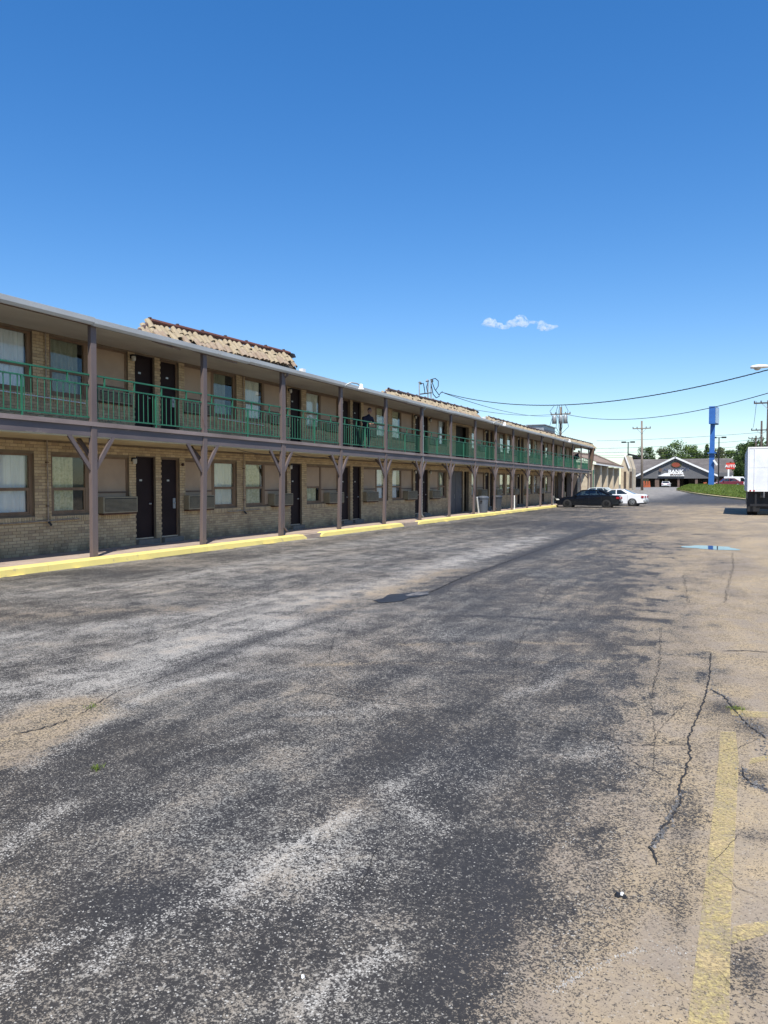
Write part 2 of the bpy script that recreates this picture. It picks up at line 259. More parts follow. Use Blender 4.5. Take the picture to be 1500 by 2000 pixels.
# ------------------------------------------------------------ mesh helpers
def wloc(o):
    v = Vector((0, 0, 0))
    while o is not None: v += o.location; o = o.parent
    return v
class MB:
    def __init__(s): s.v = []; s.f = []
    def quad(s, *p):
        n = len(s.v); s.v += [tuple(q) for q in p]; s.f.append(tuple(range(n, n + len(p)))); return s
    def box(s, x0, x1, y0, y1, z0, z1):
        n = len(s.v); s.v += [(x, y, z) for z in (z0, z1) for y in (y0, y1) for x in (x0, x1)]
        s.f += [tuple(n + i for i in q) for q in ((0, 2, 3, 1), (4, 5, 7, 6), (0, 1, 5, 4), (2, 6, 7, 3), (0, 4, 6, 2), (1, 3, 7, 5))]; return s
    def prism(s, pts, axis, a, b):   # 2-D polygon pushed along an axis
        n = len(s.v); k = len(pts)
        def mk(p, t): return {'x': (t, p[0], p[1]), 'y': (p[0], t, p[1]), 'z': (p[0], p[1], t)}[axis]
        s.v += [mk(p, a) for p in pts] + [mk(p, b) for p in pts]
        s.f.append(tuple(range(n + k - 1, n - 1, -1))); s.f.append(tuple(range(n + k, n + 2 * k)))
        for i in range(k): j = (i + 1) % k; s.f.append((n + i, n + j, n + k + j, n + k + i))
        return s
    def tube(s, path, r, seg=8, cap=True):
        pts = [Vector(p) for p in path]; n0 = len(s.v); k = len(pts); rs = r if isinstance(r, (list, tuple)) else [r] * k
        up = Vector((0, 0, 1)); prev = None
        for i, p in enumerate(pts):
            d = (pts[min(i + 1, k - 1)] - pts[max(i - 1, 0)]).normalized()
            if prev is None: a = d.cross(up if abs(d.z) < 0.95 else Vector((1, 0, 0))).normalized()
            else: a = (prev - d * prev.dot(d)).normalized()
            prev = a; b = d.cross(a)
            for j in range(seg):
                t = 2 * math.pi * j / seg; s.v.append(tuple(p + (a * math.cos(t) + b * math.sin(t)) * rs[i]))
        for i in range(k - 1):
            for j in range(seg):
                q = (j + 1) % seg; s.f.append((n0 + i * seg + j, n0 + i * seg + q, n0 + (i + 1) * seg + q, n0 + (i + 1) * seg + j))
        if cap: s.f.append(tuple(n0 + j for j in range(seg - 1, -1, -1))); s.f.append(tuple(n0 + (k - 1) * seg + j for j in range(seg)))
        return s
    def bar(s, p0, p1, w, h):        # rectangular bar between two points
        p0 = Vector(p0); p1 = Vector(p1); d = (p1 - p0).normalized(); up = Vector((0, 0, 1)) if abs(d.z) < 0.9 else Vector((1, 0, 0))
        a = d.cross(up).normalized() * (w / 2); b = a.cross(d).normalized() * (h / 2); n = len(s.v)
        for p in (p0, p1): s.v += [tuple(p - a - b), tuple(p + a - b), tuple(p + a + b), tuple(p - a + b)]
        s.f += [(n + 3, n + 2, n + 1, n), (n + 4, n + 5, n + 6, n + 7)] + [(n + i, n + (i + 1) % 4, n + 4 + (i + 1) % 4, n + 4 + i) for i in range(4)]; return s
    def lathe(s, prof, c, seg=16, axis='z'):
        n = len(s.v); k = len(prof)
        for r, h in prof:
            for j in range(seg):
                t = 2 * math.pi * j / seg; a, b = r * math.cos(t), r * math.sin(t)
                s.v.append({'z': (c[0] + a, c[1] + b, c[2] + h), 'y': (c[0] + a, c[1] + h, c[2] + b), 'x': (c[0] + h, c[1] + a, c[2] + b)}[axis])
        for i in range(k - 1):
            for j in range(seg):
                q = (j + 1) % seg; s.f.append((n + i * seg + j, n + i * seg + q, n + (i + 1) * seg + q, n + (i + 1) * seg + j))
        s.f.append(tuple(n + j for j in range(seg))[::-1]); s.f.append(tuple(n + (k - 1) * seg + j for j in range(seg))); return s
    def mesh(s, name, m, off=(0, 0, 0), smooth=False, fix=True):
        me = bpy.data.meshes.new(name)
        me.from_pydata([(a - off[0], b - off[1], c - off[2]) for a, b, c in s.v], [], s.f)
        for q in (m if isinstance(m, (list, tuple)) else [m]): me.materials.append(q)
        if fix and len(s.f) < 60000:
            bm = bmesh.new(); bm.from_mesh(me); bmesh.ops.recalc_face_normals(bm, faces=bm.faces); bm.to_mesh(me); bm.free()
        if smooth: me.polygons.foreach_set('use_smooth', [True] * len(me.polygons))
        return me
    def build(s, name, m, parent=None, local=False, smooth=False, bevel=0, label=None, kind=None, fix=True):
        off = Vector((0, 0, 0)) if (local or parent is None) else wloc(parent)
        o = bpy.data.objects.new(name, s.mesh(name, m, off, smooth, fix)); COL.objects.link(o)
        if parent is not None: o.parent = parent
        if bevel: b = o.modifiers.new('bevel', 'BEVEL'); b.width = bevel; b.segments = 2; b.limit_method = 'ANGLE'; b.angle_limit = R(35)
        if label: o['label'] = label
        if kind: o['kind'] = kind
        return o
def tag(o, label=None, cat=None, group=None, kind=None):
    for k, v in (('label', label), ('category', cat), ('group', group), ('kind', kind)):
        if v: o[k] = v
    return o
def thing(name, loc, label, cat, group=None, rz=0):
    o = bpy.data.objects.new(name, None); o.empty_display_size = 0.3; COL.objects.link(o); o.location = loc; o.rotation_euler = (0, 0, rz)
    return tag(o, label, cat, group)
def inst(name, me, parent, loc, rot=(0, 0, 0), scale=(1, 1, 1), label=None):   # loc in world, parent unrotated
    o = bpy.data.objects.new(name, me); COL.objects.link(o); o.parent = parent; o.location = Vector(loc) - wloc(parent); o.rotation_euler = rot; o.scale = scale
    if label: o['label'] = label
    return o
def text_mesh(name, s, size, m, ext=0.02, bold=0.0):
    cu = bpy.data.curves.new(name, 'FONT'); cu.body = s; cu.size = size; cu.extrude = ext; cu.offset = bold; cu.align_x = 'CENTER'; cu.align_y = 'CENTER'
    tmp = bpy.data.objects.new(name, cu); COL.objects.link(tmp); bpy.context.view_layer.update()
    me = bpy.data.meshes.new_from_object(tmp.evaluated_get(bpy.context.evaluated_depsgraph_get())); bpy.data.objects.remove(tmp); me.materials.clear(); me.materials.append(m); return me

# ============================================================ THE SETTING
def axis_coords(parts):
    out = []
    for a, b, n, geo in parts:
        out += list(np.geomspace(a, b, n, endpoint=False) if geo else np.linspace(a, b, n, endpoint=False))
    return out
Xs = np.array([-3000, -1200, -500, -200, -100, -60, -40, -30, -24, -20, -17, -15] + list(np.arange(-14, 3.0, 0.06)) + list(3 + np.geomspace(0.08, 60, 60)) + [90, 140, 250, 500, 1200, 3000], float)
Ys = np.array([-300, -100, -40, -20, -10, -5, -2, 0, 0.8] + list(np.geomspace(1.4, 130, 400)) + [140, 155, 170, 190, 215, 250, 300, 400, 600, 1000, 1800, 3500], float)
GX, GY = np.meshgrid(Xs, Ys, indexing='ij')
def pl(pts): return np.array([tuple(onG(*p))[:2] for p in pts])
def pdist(line, aspect=1.0):   # distance to polyline, aspect stretches the Y axis
    d = np.full(GX.shape, 1e9)
    for a, b in zip(line[:-1], line[1:]):
        ax, ay, bx, by = a[0], a[1] / aspect, b[0], b[1] / aspect; px, py = GX, GY / aspect
        L = (bx - ax) ** 2 + (by - ay) ** 2 + 1e-9; t = np.clip(((px - ax) * (bx - ax) + (py - ay) * (by - ay)) / L, 0, 1)
        d = np.minimum(d, np.hypot(px - ax - t * (bx - ax), py - ay - t * (by - ay)))
    return d
def blob(px, py, rx, ry, s):
    c = onG(px, py); return s * np.exp(-(((GX - c.x) / rx) ** 2 + ((GY - c.y) / ry) ** 2))
xb = np.interp(GY, [1, 2.45, 3.6, 5, 8, 11.4, 28, 53, 70], [-1.0, -0.80, -0.66, -0.56, -0.80, -1.1, -3.2, -8.0, -12.0])
tan = np.clip(0.5 + (GX - xb) / np.interp(GY, [2, 10, 60], [0.5, 2.6, 14.0]), 0, 1.15)
tan *= np.interp(GY, [0, 55, 75, 90], [1, 0.85, 0.5, 0.15])
light = np.zeros_like(GX); dark = np.zeros_like(GX)
for line, wd, s in [
    ([(0, 1360), (150, 1335), (330, 1300), (440, 1255), (520, 1225), (700, 1165), (900, 1095), (1050, 1050)], 0.55, 0.85),
    ([(0, 1250), (100, 1235), (250, 1220), (420, 1195), (560, 1160)], 0.35, 0.55),
    ([(60, 1505), (130, 1455), (220, 1395), (330, 1340), (440, 1320)], 0.10, 0.8),
    ([(0, 1685), (60, 1620), (130, 1580)], 0.07, 0.7), ([(0, 1930), (60, 1880), (130, 1850), (190, 1810)], 0.06, 0.8),
    ([(180, 1895), (230, 1845), (300, 1810), (380, 1765), (440, 1720)], 0.05, 0.75),
    ([(600, 2000), (650, 1940), (700, 1920), (760, 1880)], 0.06, 0.85), ([(440, 1765), (520, 1700), (600, 1645), (690, 1595)], 0.06, 0.8),
    ([(1050, 1960), (1130, 1900), (1200, 1868), (1290, 1850)], 0.035, 0.8), ([(1130, 1480), (1200, 1460)], 0.10, 0.5),
    ([(350, 1480), (430, 1455), (520, 1430)], 0.05, 0.7), ([(575, 1400), (650, 1390)], 0.05, 0.7), ([(1000, 1360), (1070, 1340), (1090, 1310)], 0.10, 0.6),
    ([(860, 1620), (780, 1560), (760, 1540)], 0.10, 0.6), ([(0, 1160), (200, 1150), (400, 1120), (700, 1060), (850, 1030)], 0.5, 0.40),
    ([(0, 1120), (180, 1106), (400, 1080), (700, 1040), (1000, 1006)], 0.45, 0.50)]:
    light = np.maximum(light, s * np.exp(-(pdist(pl(line)) / wd) ** 2))
for b in [(560, 1740, 0.35, 0.5, 0.45), (640, 1700, 0.25, 0.35, 0.4), (60, 1270, 1.2, 1.5, 0.45), (420, 1245, 0.9, 1.3, 0.5), (870, 1500, 0.3, 0.5, 0.3), (1180, 1480, 0.2, 0.35, 0.25),
          (730, 1385, 0.25, 0.3, 0.4), (1310, 975, 6, 18, 0.6), (600, 1180, 0.8, 2.0, 0.45), (1450, 1950, 0.1, 0.15, 0.4)]:
    light += blob(*b)
light += 0.38 * np.exp(-((GX + 9.0) / 3.2) ** 2) * sst(6, 9, GY) * (1 - sst(20, 34, GY)); light += 0.25 * np.exp(-((GX + 4.5) / 1.6) ** 2) * sst(4, 6, GY) * (1 - sst(9, 12, GY))
for line, wd, s in [([(330, 1320), (500, 1252), (640, 1210)], 0.16, 0.6), ([(1010, 1090), (1150, 1040), (1190, 1030)], 0.25, 0.7), ([(735, 1180), (845, 1160), (960, 1110), (1100, 1060)], 0.10, 0.6),
                    ([(1200, 1207), (1300, 1213)], 0.12, 0.7), ([(880, 1203), (1010, 1207), (1100, 1213)], 0.07, 0.5), ([(745, 1630), (700, 1750)], 0.012, 0.8), ([(1000, 1740), (960, 1830), (880, 1960)], 0.12, 0.5)]:
    dark = np.maximum(dark, s * np.exp(-(pdist(pl(line)) / wd) ** 2))
for b in [(1410, 1385, 0.14, 0.22, 0.75), (1470, 1420, 0.14, 0.2, 0.7), (1475, 1525, 0.08, 0.12, 0.8), (1340, 1600, 0.07, 0.35, 0.55), (1480, 1640, 0.10, 0.10, 0.55), (1460, 1900, 0.09, 0.18, 0.75), (1330, 1800, 0.04, 0.22, 0.5),
          (560, 1790, 0.3, 0.3, 0.3), (300, 1760, 0.3, 0.25, 0.4), (900, 1700, 0.3, 0.5, 0.25), (850, 1470, 0.5, 0.5, 0.35), (200, 1120, 1.2, 0.8, 0.35), (400, 1085, 1.5, 0.8, 0.4), (1390, 980, 6, 7, 0.95), (1340, 970, 3, 9, 0.8), (1100, 1000, 3, 3, 0.3), (1100, 1025, 5, 3, 0.35)]:  # strong far-right blobs: dark asphalt by the grass, with the trailer's shadow painted in
    dark += blob(*b)
patch = pl([(0, 1480), (60, 1430), (130, 1395)]); tan = np.maximum(tan, 0.68 * np.exp(-(pdist(patch) / 0.42) ** 4))
tan = np.maximum(tan, 0.62 * np.exp(-(pdist(pl([(620, 1200), (740, 1165), (880, 1115)])) / 0.5) ** 2)); tan = np.maximum(tan, 0.5 * np.exp(-(pdist(pl([(0, 1210), (180, 1195), (350, 1190)])) / 0.45) ** 2))
for ln in ([(600, 1300), (800, 1298), (1000, 1295), (1300, 1290)], [(780, 1260), (1000, 1255), (1300, 1262)], [(1290, 1060), (1285, 1200), (1275, 1330)]):
    tan = np.maximum(tan, 0.48 * np.exp(-(pdist(pl(ln)) / 0.09) ** 2))
conc = 0.75 * sst(78, 92, GY) * sst(-22, -17, GX) * (1 - sst(-6.5, -5.5, GX - 0.045 * (GY - 90))) * (1 - np.clip(dark, 0, 1))
grassy = np.maximum(sst(3.5, 6, np.abs(GX) / 8 - GY * 0), 0); grassy = sst(60, 70, np.abs(GX)); grassy = np.maximum(grassy, sst(260, 300, GY))
GZ = 1.15 * sst(68, 125, GY)
ripple = np.array([mnoise.noise(Vector((x * 0.35, y * 0.22, 3.3))) for x, y in zip(GX.ravel(), GY.ravel())]).reshape(GX.shape)
near_f = (1 - sst(40, 70, GY)) * sst(-13.1, -12, GX)
GZ = GZ + 0.012 * ripple * near_f
ph = onZ(785, 1166)
pd0 = onZ(1388, 1070); pdl = np.hypot((GX - pd0.x) / 1.05, (GY - pd0.y) / 1.1); pass
nx, ny = GX.shape
verts = np.stack([GX, GY, GZ], -1).reshape(-1, 3)
I = np.arange(nx * ny).reshape(nx, ny); quads = np.stack([I[:-1, :-1], I[1:, :-1], I[1:, 1:], I[:-1, 1:]], -1).reshape(-1, 4)
me = bpy.data.meshes.new('ground'); me.vertices.add(len(verts)); me.vertices.foreach_set('co', verts.ravel())
me.loops.add(quads.size); me.loops.foreach_set('vertex_index', quads.ravel()); me.polygons.add(len(quads)); me.polygons.foreach_set('loop_start', np.arange(0, quads.size, 4)); me.polygons.foreach_set('loop_total', np.full(len(quads), 4))
me.update(); me.validate(); me.polygons.foreach_set('use_smooth', [True] * len(quads)); me.materials.append(M['ground'])
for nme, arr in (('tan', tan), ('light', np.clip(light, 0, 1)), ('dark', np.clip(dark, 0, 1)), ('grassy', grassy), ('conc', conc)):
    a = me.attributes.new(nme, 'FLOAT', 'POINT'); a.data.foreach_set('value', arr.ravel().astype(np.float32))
ground = bpy.data.objects.new('parking_lot', me); COL.objects.link(ground)
tag(ground, 'worn grey asphalt parking lot with white scuffs and tan silt on the right', None, None, 'structure')

# cracks: uneven dark gaps with broken lips
def ribbon(line, wd, jit, mat, name, z=0.006, lip=0, par=None):
    pts = [onZ(*p) for p in line]; out = []
    for a, b in zip(pts[:-1], pts[1:]):
        n = max(2, int((b - a).length / max(0.03, wd * 1.3)))
        for i in range(n): out.append(a.lerp(b, i / n))
    out.append(pts[-1]); mb = MB(); prevl = prevr = None; rr = random.Random(int(abs(line[0][0] * 7 + line[0][1])))
    out = [p + Vector((rr.uniform(-jit, jit), rr.uniform(-jit, jit), 0)) for p in out]
    for i, p in enumerate(out):
        d = (out[min(i + 1, len(out) - 1)] - out[max(0, i - 1)]).normalized(); s = Vector((-d.y, d.x, 0)); env = min(1, i / 3, (len(out) - 1 - i) / 3) * 0.85 + 0.15
        l = p + s * wd * 0.5 * env * rr.uniform(0.25, 1.5); r = p - s * wd * 0.5 * env * rr.uniform(0.25, 1.5)
        gz = 0.012 * mnoise.noise(Vector((p.x * 0.35, p.y * 0.22, 3.3))) if p.x > -12 else 0
        l.z = r.z = z + gz
        if prevl is not None: mb.quad(prevl, prevr, r, l)
        prevl, prevr = l, r
    o = mb.build(name, mat, par or ground, fix=False)
    return o, out
cracks = [([(1388, 1275), (1386, 1320), (1378, 1360), (1362, 1400), (1345, 1440), (1348, 1480), (1325, 1540), (1330, 1570), (1300, 1610), (1272, 1655), (1285, 1692)], 0.022, 0.012),
    ([(1385, 1345), (1415, 1362), (1440, 1395), (1462, 1418), (1500, 1445)], 0.022, 0.012), ([(575, 1345), (700, 1365), (850, 1385), (950, 1395), (1050, 1415), (1150, 1435), (1250, 1455), (1345, 1455)], 0.012, 0.02),
    ([(1200, 1450), (1240, 1490), (1290, 1510), (1325, 1530)], 0.012, 0.015), ([(1448, 1495), (1455, 1520), (1475, 1535), (1510, 1548)], 0.022, 0.01), ([(1378, 1690), (1405, 1705), (1440, 1735), (1470, 1748), (1510, 1768)], 0.005, 0.008),
    ([(20, 1436), (70, 1425), (100, 1418), (145, 1402)], 0.022, 0.02), ([(145, 1402), (230, 1350), (330, 1320), (440, 1272), (560, 1235), (660, 1200), (735, 1180)], 0.014, 0.03), ([(840, 1158), (900, 1130), (960, 1108), (1060, 1072), (1180, 1036)], 0.035, 0.03),
    ([(0, 1302), (60, 1300), (150, 1283), (250, 1262), (340, 1240), (430, 1200), (520, 1165), (620, 1130)], 0.018, 0.05), ([(0, 1183), (120, 1170), (250, 1148), (400, 1112)], 0.02, 0.05), ([(640, 1290), (655, 1240), (690, 1190)], 0.006, 0.02),
    ([(60, 1381), (120, 1382), (140, 1384)], 0.012, 0.02), ([(1430, 1080), (1432, 1110), (1425, 1130), (1415, 1180)], 0.010, 0.05), ([(1335, 1120), (1338, 1150), (1345, 1180)], 0.008, 0.05), ([(1410, 1272), (1460, 1272), (1510, 1276)], 0.025, 0.01),
    ([(1270, 1455), (1300, 1410), (1345, 1370)], 0.006, 0.012), ([(1320, 1412), (1375, 1410), (1440, 1420)], 0.005, 0.01), ([(940, 1012), (1150, 1014)], 0.03, 0.06), ([(1200, 1000), (1500, 1004)], 0.06, 0.1), ([(1000, 1340), (1010, 1260), (1050, 1190), (1085, 1120)], 0.01, 0.03), ([(930, 1030), (1060, 1018), (1130, 1010)], 0.04, 0.08),
    ([(1278, 1320), (1272, 1370), (1280, 1440), (1276, 1500)], 0.006, 0.014), ([(1345, 1440), (1300, 1452), (1230, 1448), (1170, 1462)], 0.008, 0.012), ([(1450, 1620), (1420, 1660), (1385, 1690)], 0.005, 0.01), ([(1392, 1470), (1440, 1462), (1490, 1440)], 0.006, 0.01), ([(1380, 1712), (1350, 1700), (1330, 1720)], 0.004, 0.008),
    ([(745, 1636), (725, 1680), (700, 1740)], 0.008, 0.008), ([(1395, 1890), (1430, 1930), (1500, 1950)], 0.004, 0.008), ([(1290, 1225), (1288, 1300), (1275, 1350)], 0.010, 0.03), ([(1100, 1085), (1250, 1080), (1400, 1088)], 0.010, 0.05)]
for k, (ln, wd, jt) in enumerate(cracks):
    o, pts = ribbon(ln, wd * (0.6 if max(p[1] for p in ln) > 1300 else 0.9), jt * 0.7, M['crackm'], 'crack')
lipb = MB(); rr = random.Random(3)   # crumbled lumps along the two big cracks
def lump(mb, p, s):
    n = len(mb.v); 
    for dz in (0, 1):
        for k in range(5):
            a = 2 * math.pi * k / 5 + rr.uniform(-0.4, 0.4); q = s * (1 if dz == 0 else 0.6) * rr.uniform(0.7, 1.2)
            mb.v.append((p[0] + q * math.cos(a), p[1] + q * math.sin(a), p[2] + (-0.004 if dz == 0 else s * rr.uniform(0.3, 0.7))))
    mb.f.append(tuple(range(n + 5, n + 10)))
    for k in range(5): mb.f.append((n + k, n + (k + 1) % 5, n + 5 + (k + 1) % 5, n + 5 + k))
for seg, cnt, sp in [([(1388, 1345), (1420, 1365), (1450, 1405), (1500, 1440)], 230, 0.035), ([(1450, 1500), (1465, 1528), (1505, 1548)], 90, 0.02), ([(1390, 1290), (1388, 1345)], 60, 0.02), ([(1335, 1545), (1300, 1612), (1275, 1655)], 90, 0.012), ([(1480, 1420), (1500, 1480)], 70, 0.03)]:
    P = [onZ(*p) for p in seg]
    for i in range(cnt):
        a = rr.randrange(len(P) - 1); p = P[a].lerp(P[a + 1], rr.random()); lump(lipb, (p.x + rr.gauss(0, sp), p.y + rr.gauss(0, sp), 0.0), rr.uniform(0.004, 0.013))
tag(lipb.build('crumbled_asphalt', M['rubble']), 'crumbled asphalt bits along the open cracks at the right edge', None, None, 'stuff')
lip2 = MB()
for seg, cnt, sp in [([(1080, 1940), (1130, 1905), (1200, 1872), (1255, 1855)], 160, 0.008), ([(1388, 1320), (1392, 1350)], 30, 0.008), ([(1300, 1855), (1440, 1880)], 60, 0.02)]:
    P = [onZ(*p) for p in seg]
    for i in range(cnt):
        a = rr.randrange(len(P) - 1); p = P[a].lerp(P[a + 1], rr.random()); lump(lip2, (p.x + rr.gauss(0, sp), p.y + rr.gauss(0, sp), 0.0), rr.uniform(0.002, 0.006))
tag(lip2.build('pale_gravel', M['chipcrack']), 'pale grit gathered in a crooked seam near the bottom right', None, None, 'stuff')

# painted yellow lines
def strip(pts, name):
    mb = MB(); P = [onZ(*p) for p in pts]; n = len(P) // 2; L = P[:n]; Rr = P[n:][::-1]
    for i in range(n - 1):
        K = 12
        for k in range(K):
            q = [L[i].lerp(L[i + 1], k / K), Rr[i].lerp(Rr[i + 1], k / K), Rr[i].lerp(Rr[i + 1], (k + 1) / K), L[i].lerp(L[i + 1], (k + 1) / K)]
            for v in q: v.z = 0.005 + 0.012 * mnoise.noise(Vector((v.x * 0.35, v.y * 0.22, 3.3)))
            mb.quad(*q)
    return mb.build(name, M['line'], ground, fix=False)
strip([(1342, 2010), (1372, 1770), (1403, 1490), (1407, 1430), (1437, 1430), (1443, 1490), (1428, 1770), (1424, 2010)], 'yellow_line')
strip([(1426, 1848), (1460, 1838), (1510, 1824), (1510, 1800), (1460, 1806), (1432, 1812)], 'yellow_line'); strip([(1378, 1812), (1428, 1792), (1432, 1780), (1380, 1798)], 'yellow_line')
strip([(1430, 1398), (1470, 1402), (1510, 1404), (1510, 1392), (1470, 1390), (1425, 1386)], 'yellow_line'); strip([(1462, 1494), (1510, 1482), (1510, 1474), (1466, 1482)], 'yellow_line')

# pothole mud and distant puddle
def blob_sheet(c, rx, ry, z, mat, name, seed, n=40, rough=0.25, rot=0.0):
    q = random.Random(seed); ph_ = [q.uniform(0, 6.28) for _ in range(4)]; mb = MB(); pts = []
    for i in range(n):
        a = 2 * math.pi * i / n; k = 1 + rough * (0.5 * math.sin(2 * a + ph_[0]) + 0.35 * math.sin(3 * a + ph_[1]) + 0.25 * math.sin(5 * a + ph_[2]) + 0.15 * math.sin(9 * a + ph_[3]))
        u, v = rx * k * math.cos(a), ry * k * math.sin(a); pts.append((c[0] + u * math.cos(rot) - v * math.sin(rot), c[1] + u * math.sin(rot) + v * math.cos(rot), z))
    mb.v = pts + [(c[0], c[1], z)]; mb.f = [(i, (i + 1) % n, n) for i in range(n)]; return mb.build(name, mat, fix=False)
tag(blob_sheet((ph.x, ph.y), 0.27, 0.60, 0.007 + 0.012 * mnoise.noise(Vector((ph.x * .35, ph.y * .22, 3.3))), M['puddle_mud'], 'pothole', 5, rough=0.4, rot=-0.27), 'dark wet pothole in the middle of the asphalt beside the long seam', None, None, 'structure')
def pud(cx, cy, x, y, s, nm):
    return tag(blob_sheet((cx, cy), x, y, 0.007 + 0.012 * mnoise.noise(Vector((cx * .35, cy * .22, 3.3))), M['water'], nm, s, rough=0.3), None, None, None, 'structure')
tag(blob_sheet((ph.x + 0.12, ph.y + 0.35), 0.10, 0.30, 0.010 + 0.012 * mnoise.noise(Vector((ph.x * .35, ph.y * .22, 3.3))), M['rubble'], 'pothole', 8, rough=0.4, rot=-0.3), 'paler mud at the far end of the pothole', None, None, 'structure')
tag(pud(pd0.x, pd0.y, 0.70, 0.75, 12, 'puddle'), 'shallow puddle mirroring the blue sky on the right of the lot')
# litter and weeds
lt = thing('litter', onZ(1213, 1750, 0.0), 'small crumpled black and white scrap of litter on tan grit', 'litter')
m1 = MB(); c0 = wloc(lt)
for k in range(7): lump(m1, (c0.x + rr.uniform(-0.03, 0.03), c0.y + rr.uniform(-0.012, 0.012), 0.004), rr.uniform(0.010, 0.016))
m1.build('black_scrap', M['black'], lt); m1 = MB(); lump(m1, (c0.x + 0.004, c0.y, 0.012), 0.011); m1.build('white_scrap', M['white'], lt)
p = onZ(592, 1909); m1 = MB(); lump(m1, (p.x, p.y, 0.004), 0.009); lump(m1, (p.x - 0.006, p.y + 0.004, 0.004), 0.006); tag(m1.build('paper_scrap', M['white']), 'tiny white paper scrap on dark asphalt at the bottom centre', 'litter')
def tuft(px, py, n, h, sp, label):
    p = onZ(px, py); mb = MB()
    for i in range(n):
        a = rr.uniform(0, 6.28); b = Vector((p.x + rr.gauss(0, sp), p.y + rr.gauss(0, sp), 0.002)); tip = b + Vector((math.cos(a) * h * 0.6, math.sin(a) * h * 0.6, h * rr.uniform(0.5, 1))); s = Vector((-math.sin(a), math.cos(a), 0)) * 0.003
        mb.quad(b - s, b + s, tip + s * 0.3, tip - s * 0.3)
    tag(mb.build('weed_tuft', M['grass'], fix=False), label, 'weed', None, 'stuff' if sp > 0.03 else None)
tuft(187, 1503, 50, 0.03, 0.02, 'small bright green weed alone on dark asphalt at the left')
tuft(1437, 1385, 130, 0.02, 0.035, 'weeds growing where the wide crack meets the yellow line'); tuft(180, 1381, 40, 0.02, 0.04, 'sparse weed at the edge of the tan patch on the left')

# ============================================================ THE MOTEL
XP, XW, PITCH, Y0 = -13.5, -15.1, 4.05, 13.3
ZF, ZS, ZC, ZE = 0.15, 3.26, 2.90, 5.46      # walkway, balcony floor, lower ceiling, post tops
NB = 16; YEND = Y0 + 4.04 * 16.35; YST = 1.0
motel = thing('motel', (-15.1, Y0, 0), 'long two-storey buff brick motel with green balcony railings and tiled roof sections', 'motel')
# walkway and kerb
wk = MB(); wk.box(XW - 0.6, -13.42, YST, 79.6, -0.4, ZF); walk = tag(wk.build('walkway', M['walk']), 'pinkish concrete walkway along the motel', None, None, 'structure')
kb = thing('kerb', (-13.25, Y0, 0), 'yellow painted kerb running along the motel walkway', None); kb['kind'] = 'structure'
gaps = [(onZ(597, 1052).y, onZ(609, 1048).y), (onZ(781, 1028).y, onZ(792, 1024).y)]
gy = [YST] + [v for g in gaps for v in g] + [onX(1090, 988, -13.2).y]
for i in range(0, len(gy), 2):
    a, b = gy[i], gy[i + 1]; n = max(1, round((b - a) / 2.6))
    for k in range(n):
        y0 = a + (b - a) * k / n + 0.006; y1 = a + (b - a) * (k + 1) / n - 0.006; mb = MB(); K = 14; ring = []
        for j in range(K + 1):
            y = y0 + (y1 - y0) * j / K; tp = 1.0
            if k == 0 and i > 0: tp = min(1, 0.35 + 0.65 * (y - a) / 0.22)
            if k == n - 1: tp = min(tp, 0.35 + 0.65 * (b - y) / 0.22)
            jx = 0.012 * mnoise.noise(Vector((y * 1.7, 0, 0))) + 0.006 * mnoise.noise(Vector((y * 7, 2, 0))); jz = 0.008 * mnoise.noise(Vector((y * 2.2, 5, 0)))
            h = (ZF + 0.012) * tp + jz
            ring.append([(-13.415, y, -0.05), (-13.415, y, h), (-13.20 + jx, y, h), (-13.165 + jx, y, h - 0.035 * tp), (-13.145 + jx * 1.5, y, -0.01), (-13.145 + jx, y, -0.05)])
        for A, B in zip(ring[:-1], ring[1:]):
            for j in range(5): mb.quad(A[j], A[j + 1], B[j + 1], B[j])
        mb.quad(*ring[0]); mb.quad(*ring[-1][::-1]); mb.build('kerb_stone', M['yellow'], kb)
for g in gaps: MB().box(-13.415, -13.20, g[0] - 0.1, g[1] + 0.1, -0.05, 0.135).build('kerb_stone', M['walk'], kb, label='bare unpainted kerb gap')
for k in range(26):
    y = rr.uniform(8, 60); 
    tag(blob_sheet((-13.12 + rr.uniform(-0.01, 0.06), y), rr.uniform(0.03, 0.08), rr.uniform(0.08, 0.3), 0.0035 + k * 0.00005, M['yellow'], 'paint_splash', k + 50, 14, 0.5)).parent = None
spl = [o for o in COL.objects if o.name.startswith('paint_splash')]
for o in spl: o.parent = ground
MB().box(-13.6, -13.2, 79.6, 84, -0.3, 0.1).build('kerb_stone', M['plain_kerb'], kb)

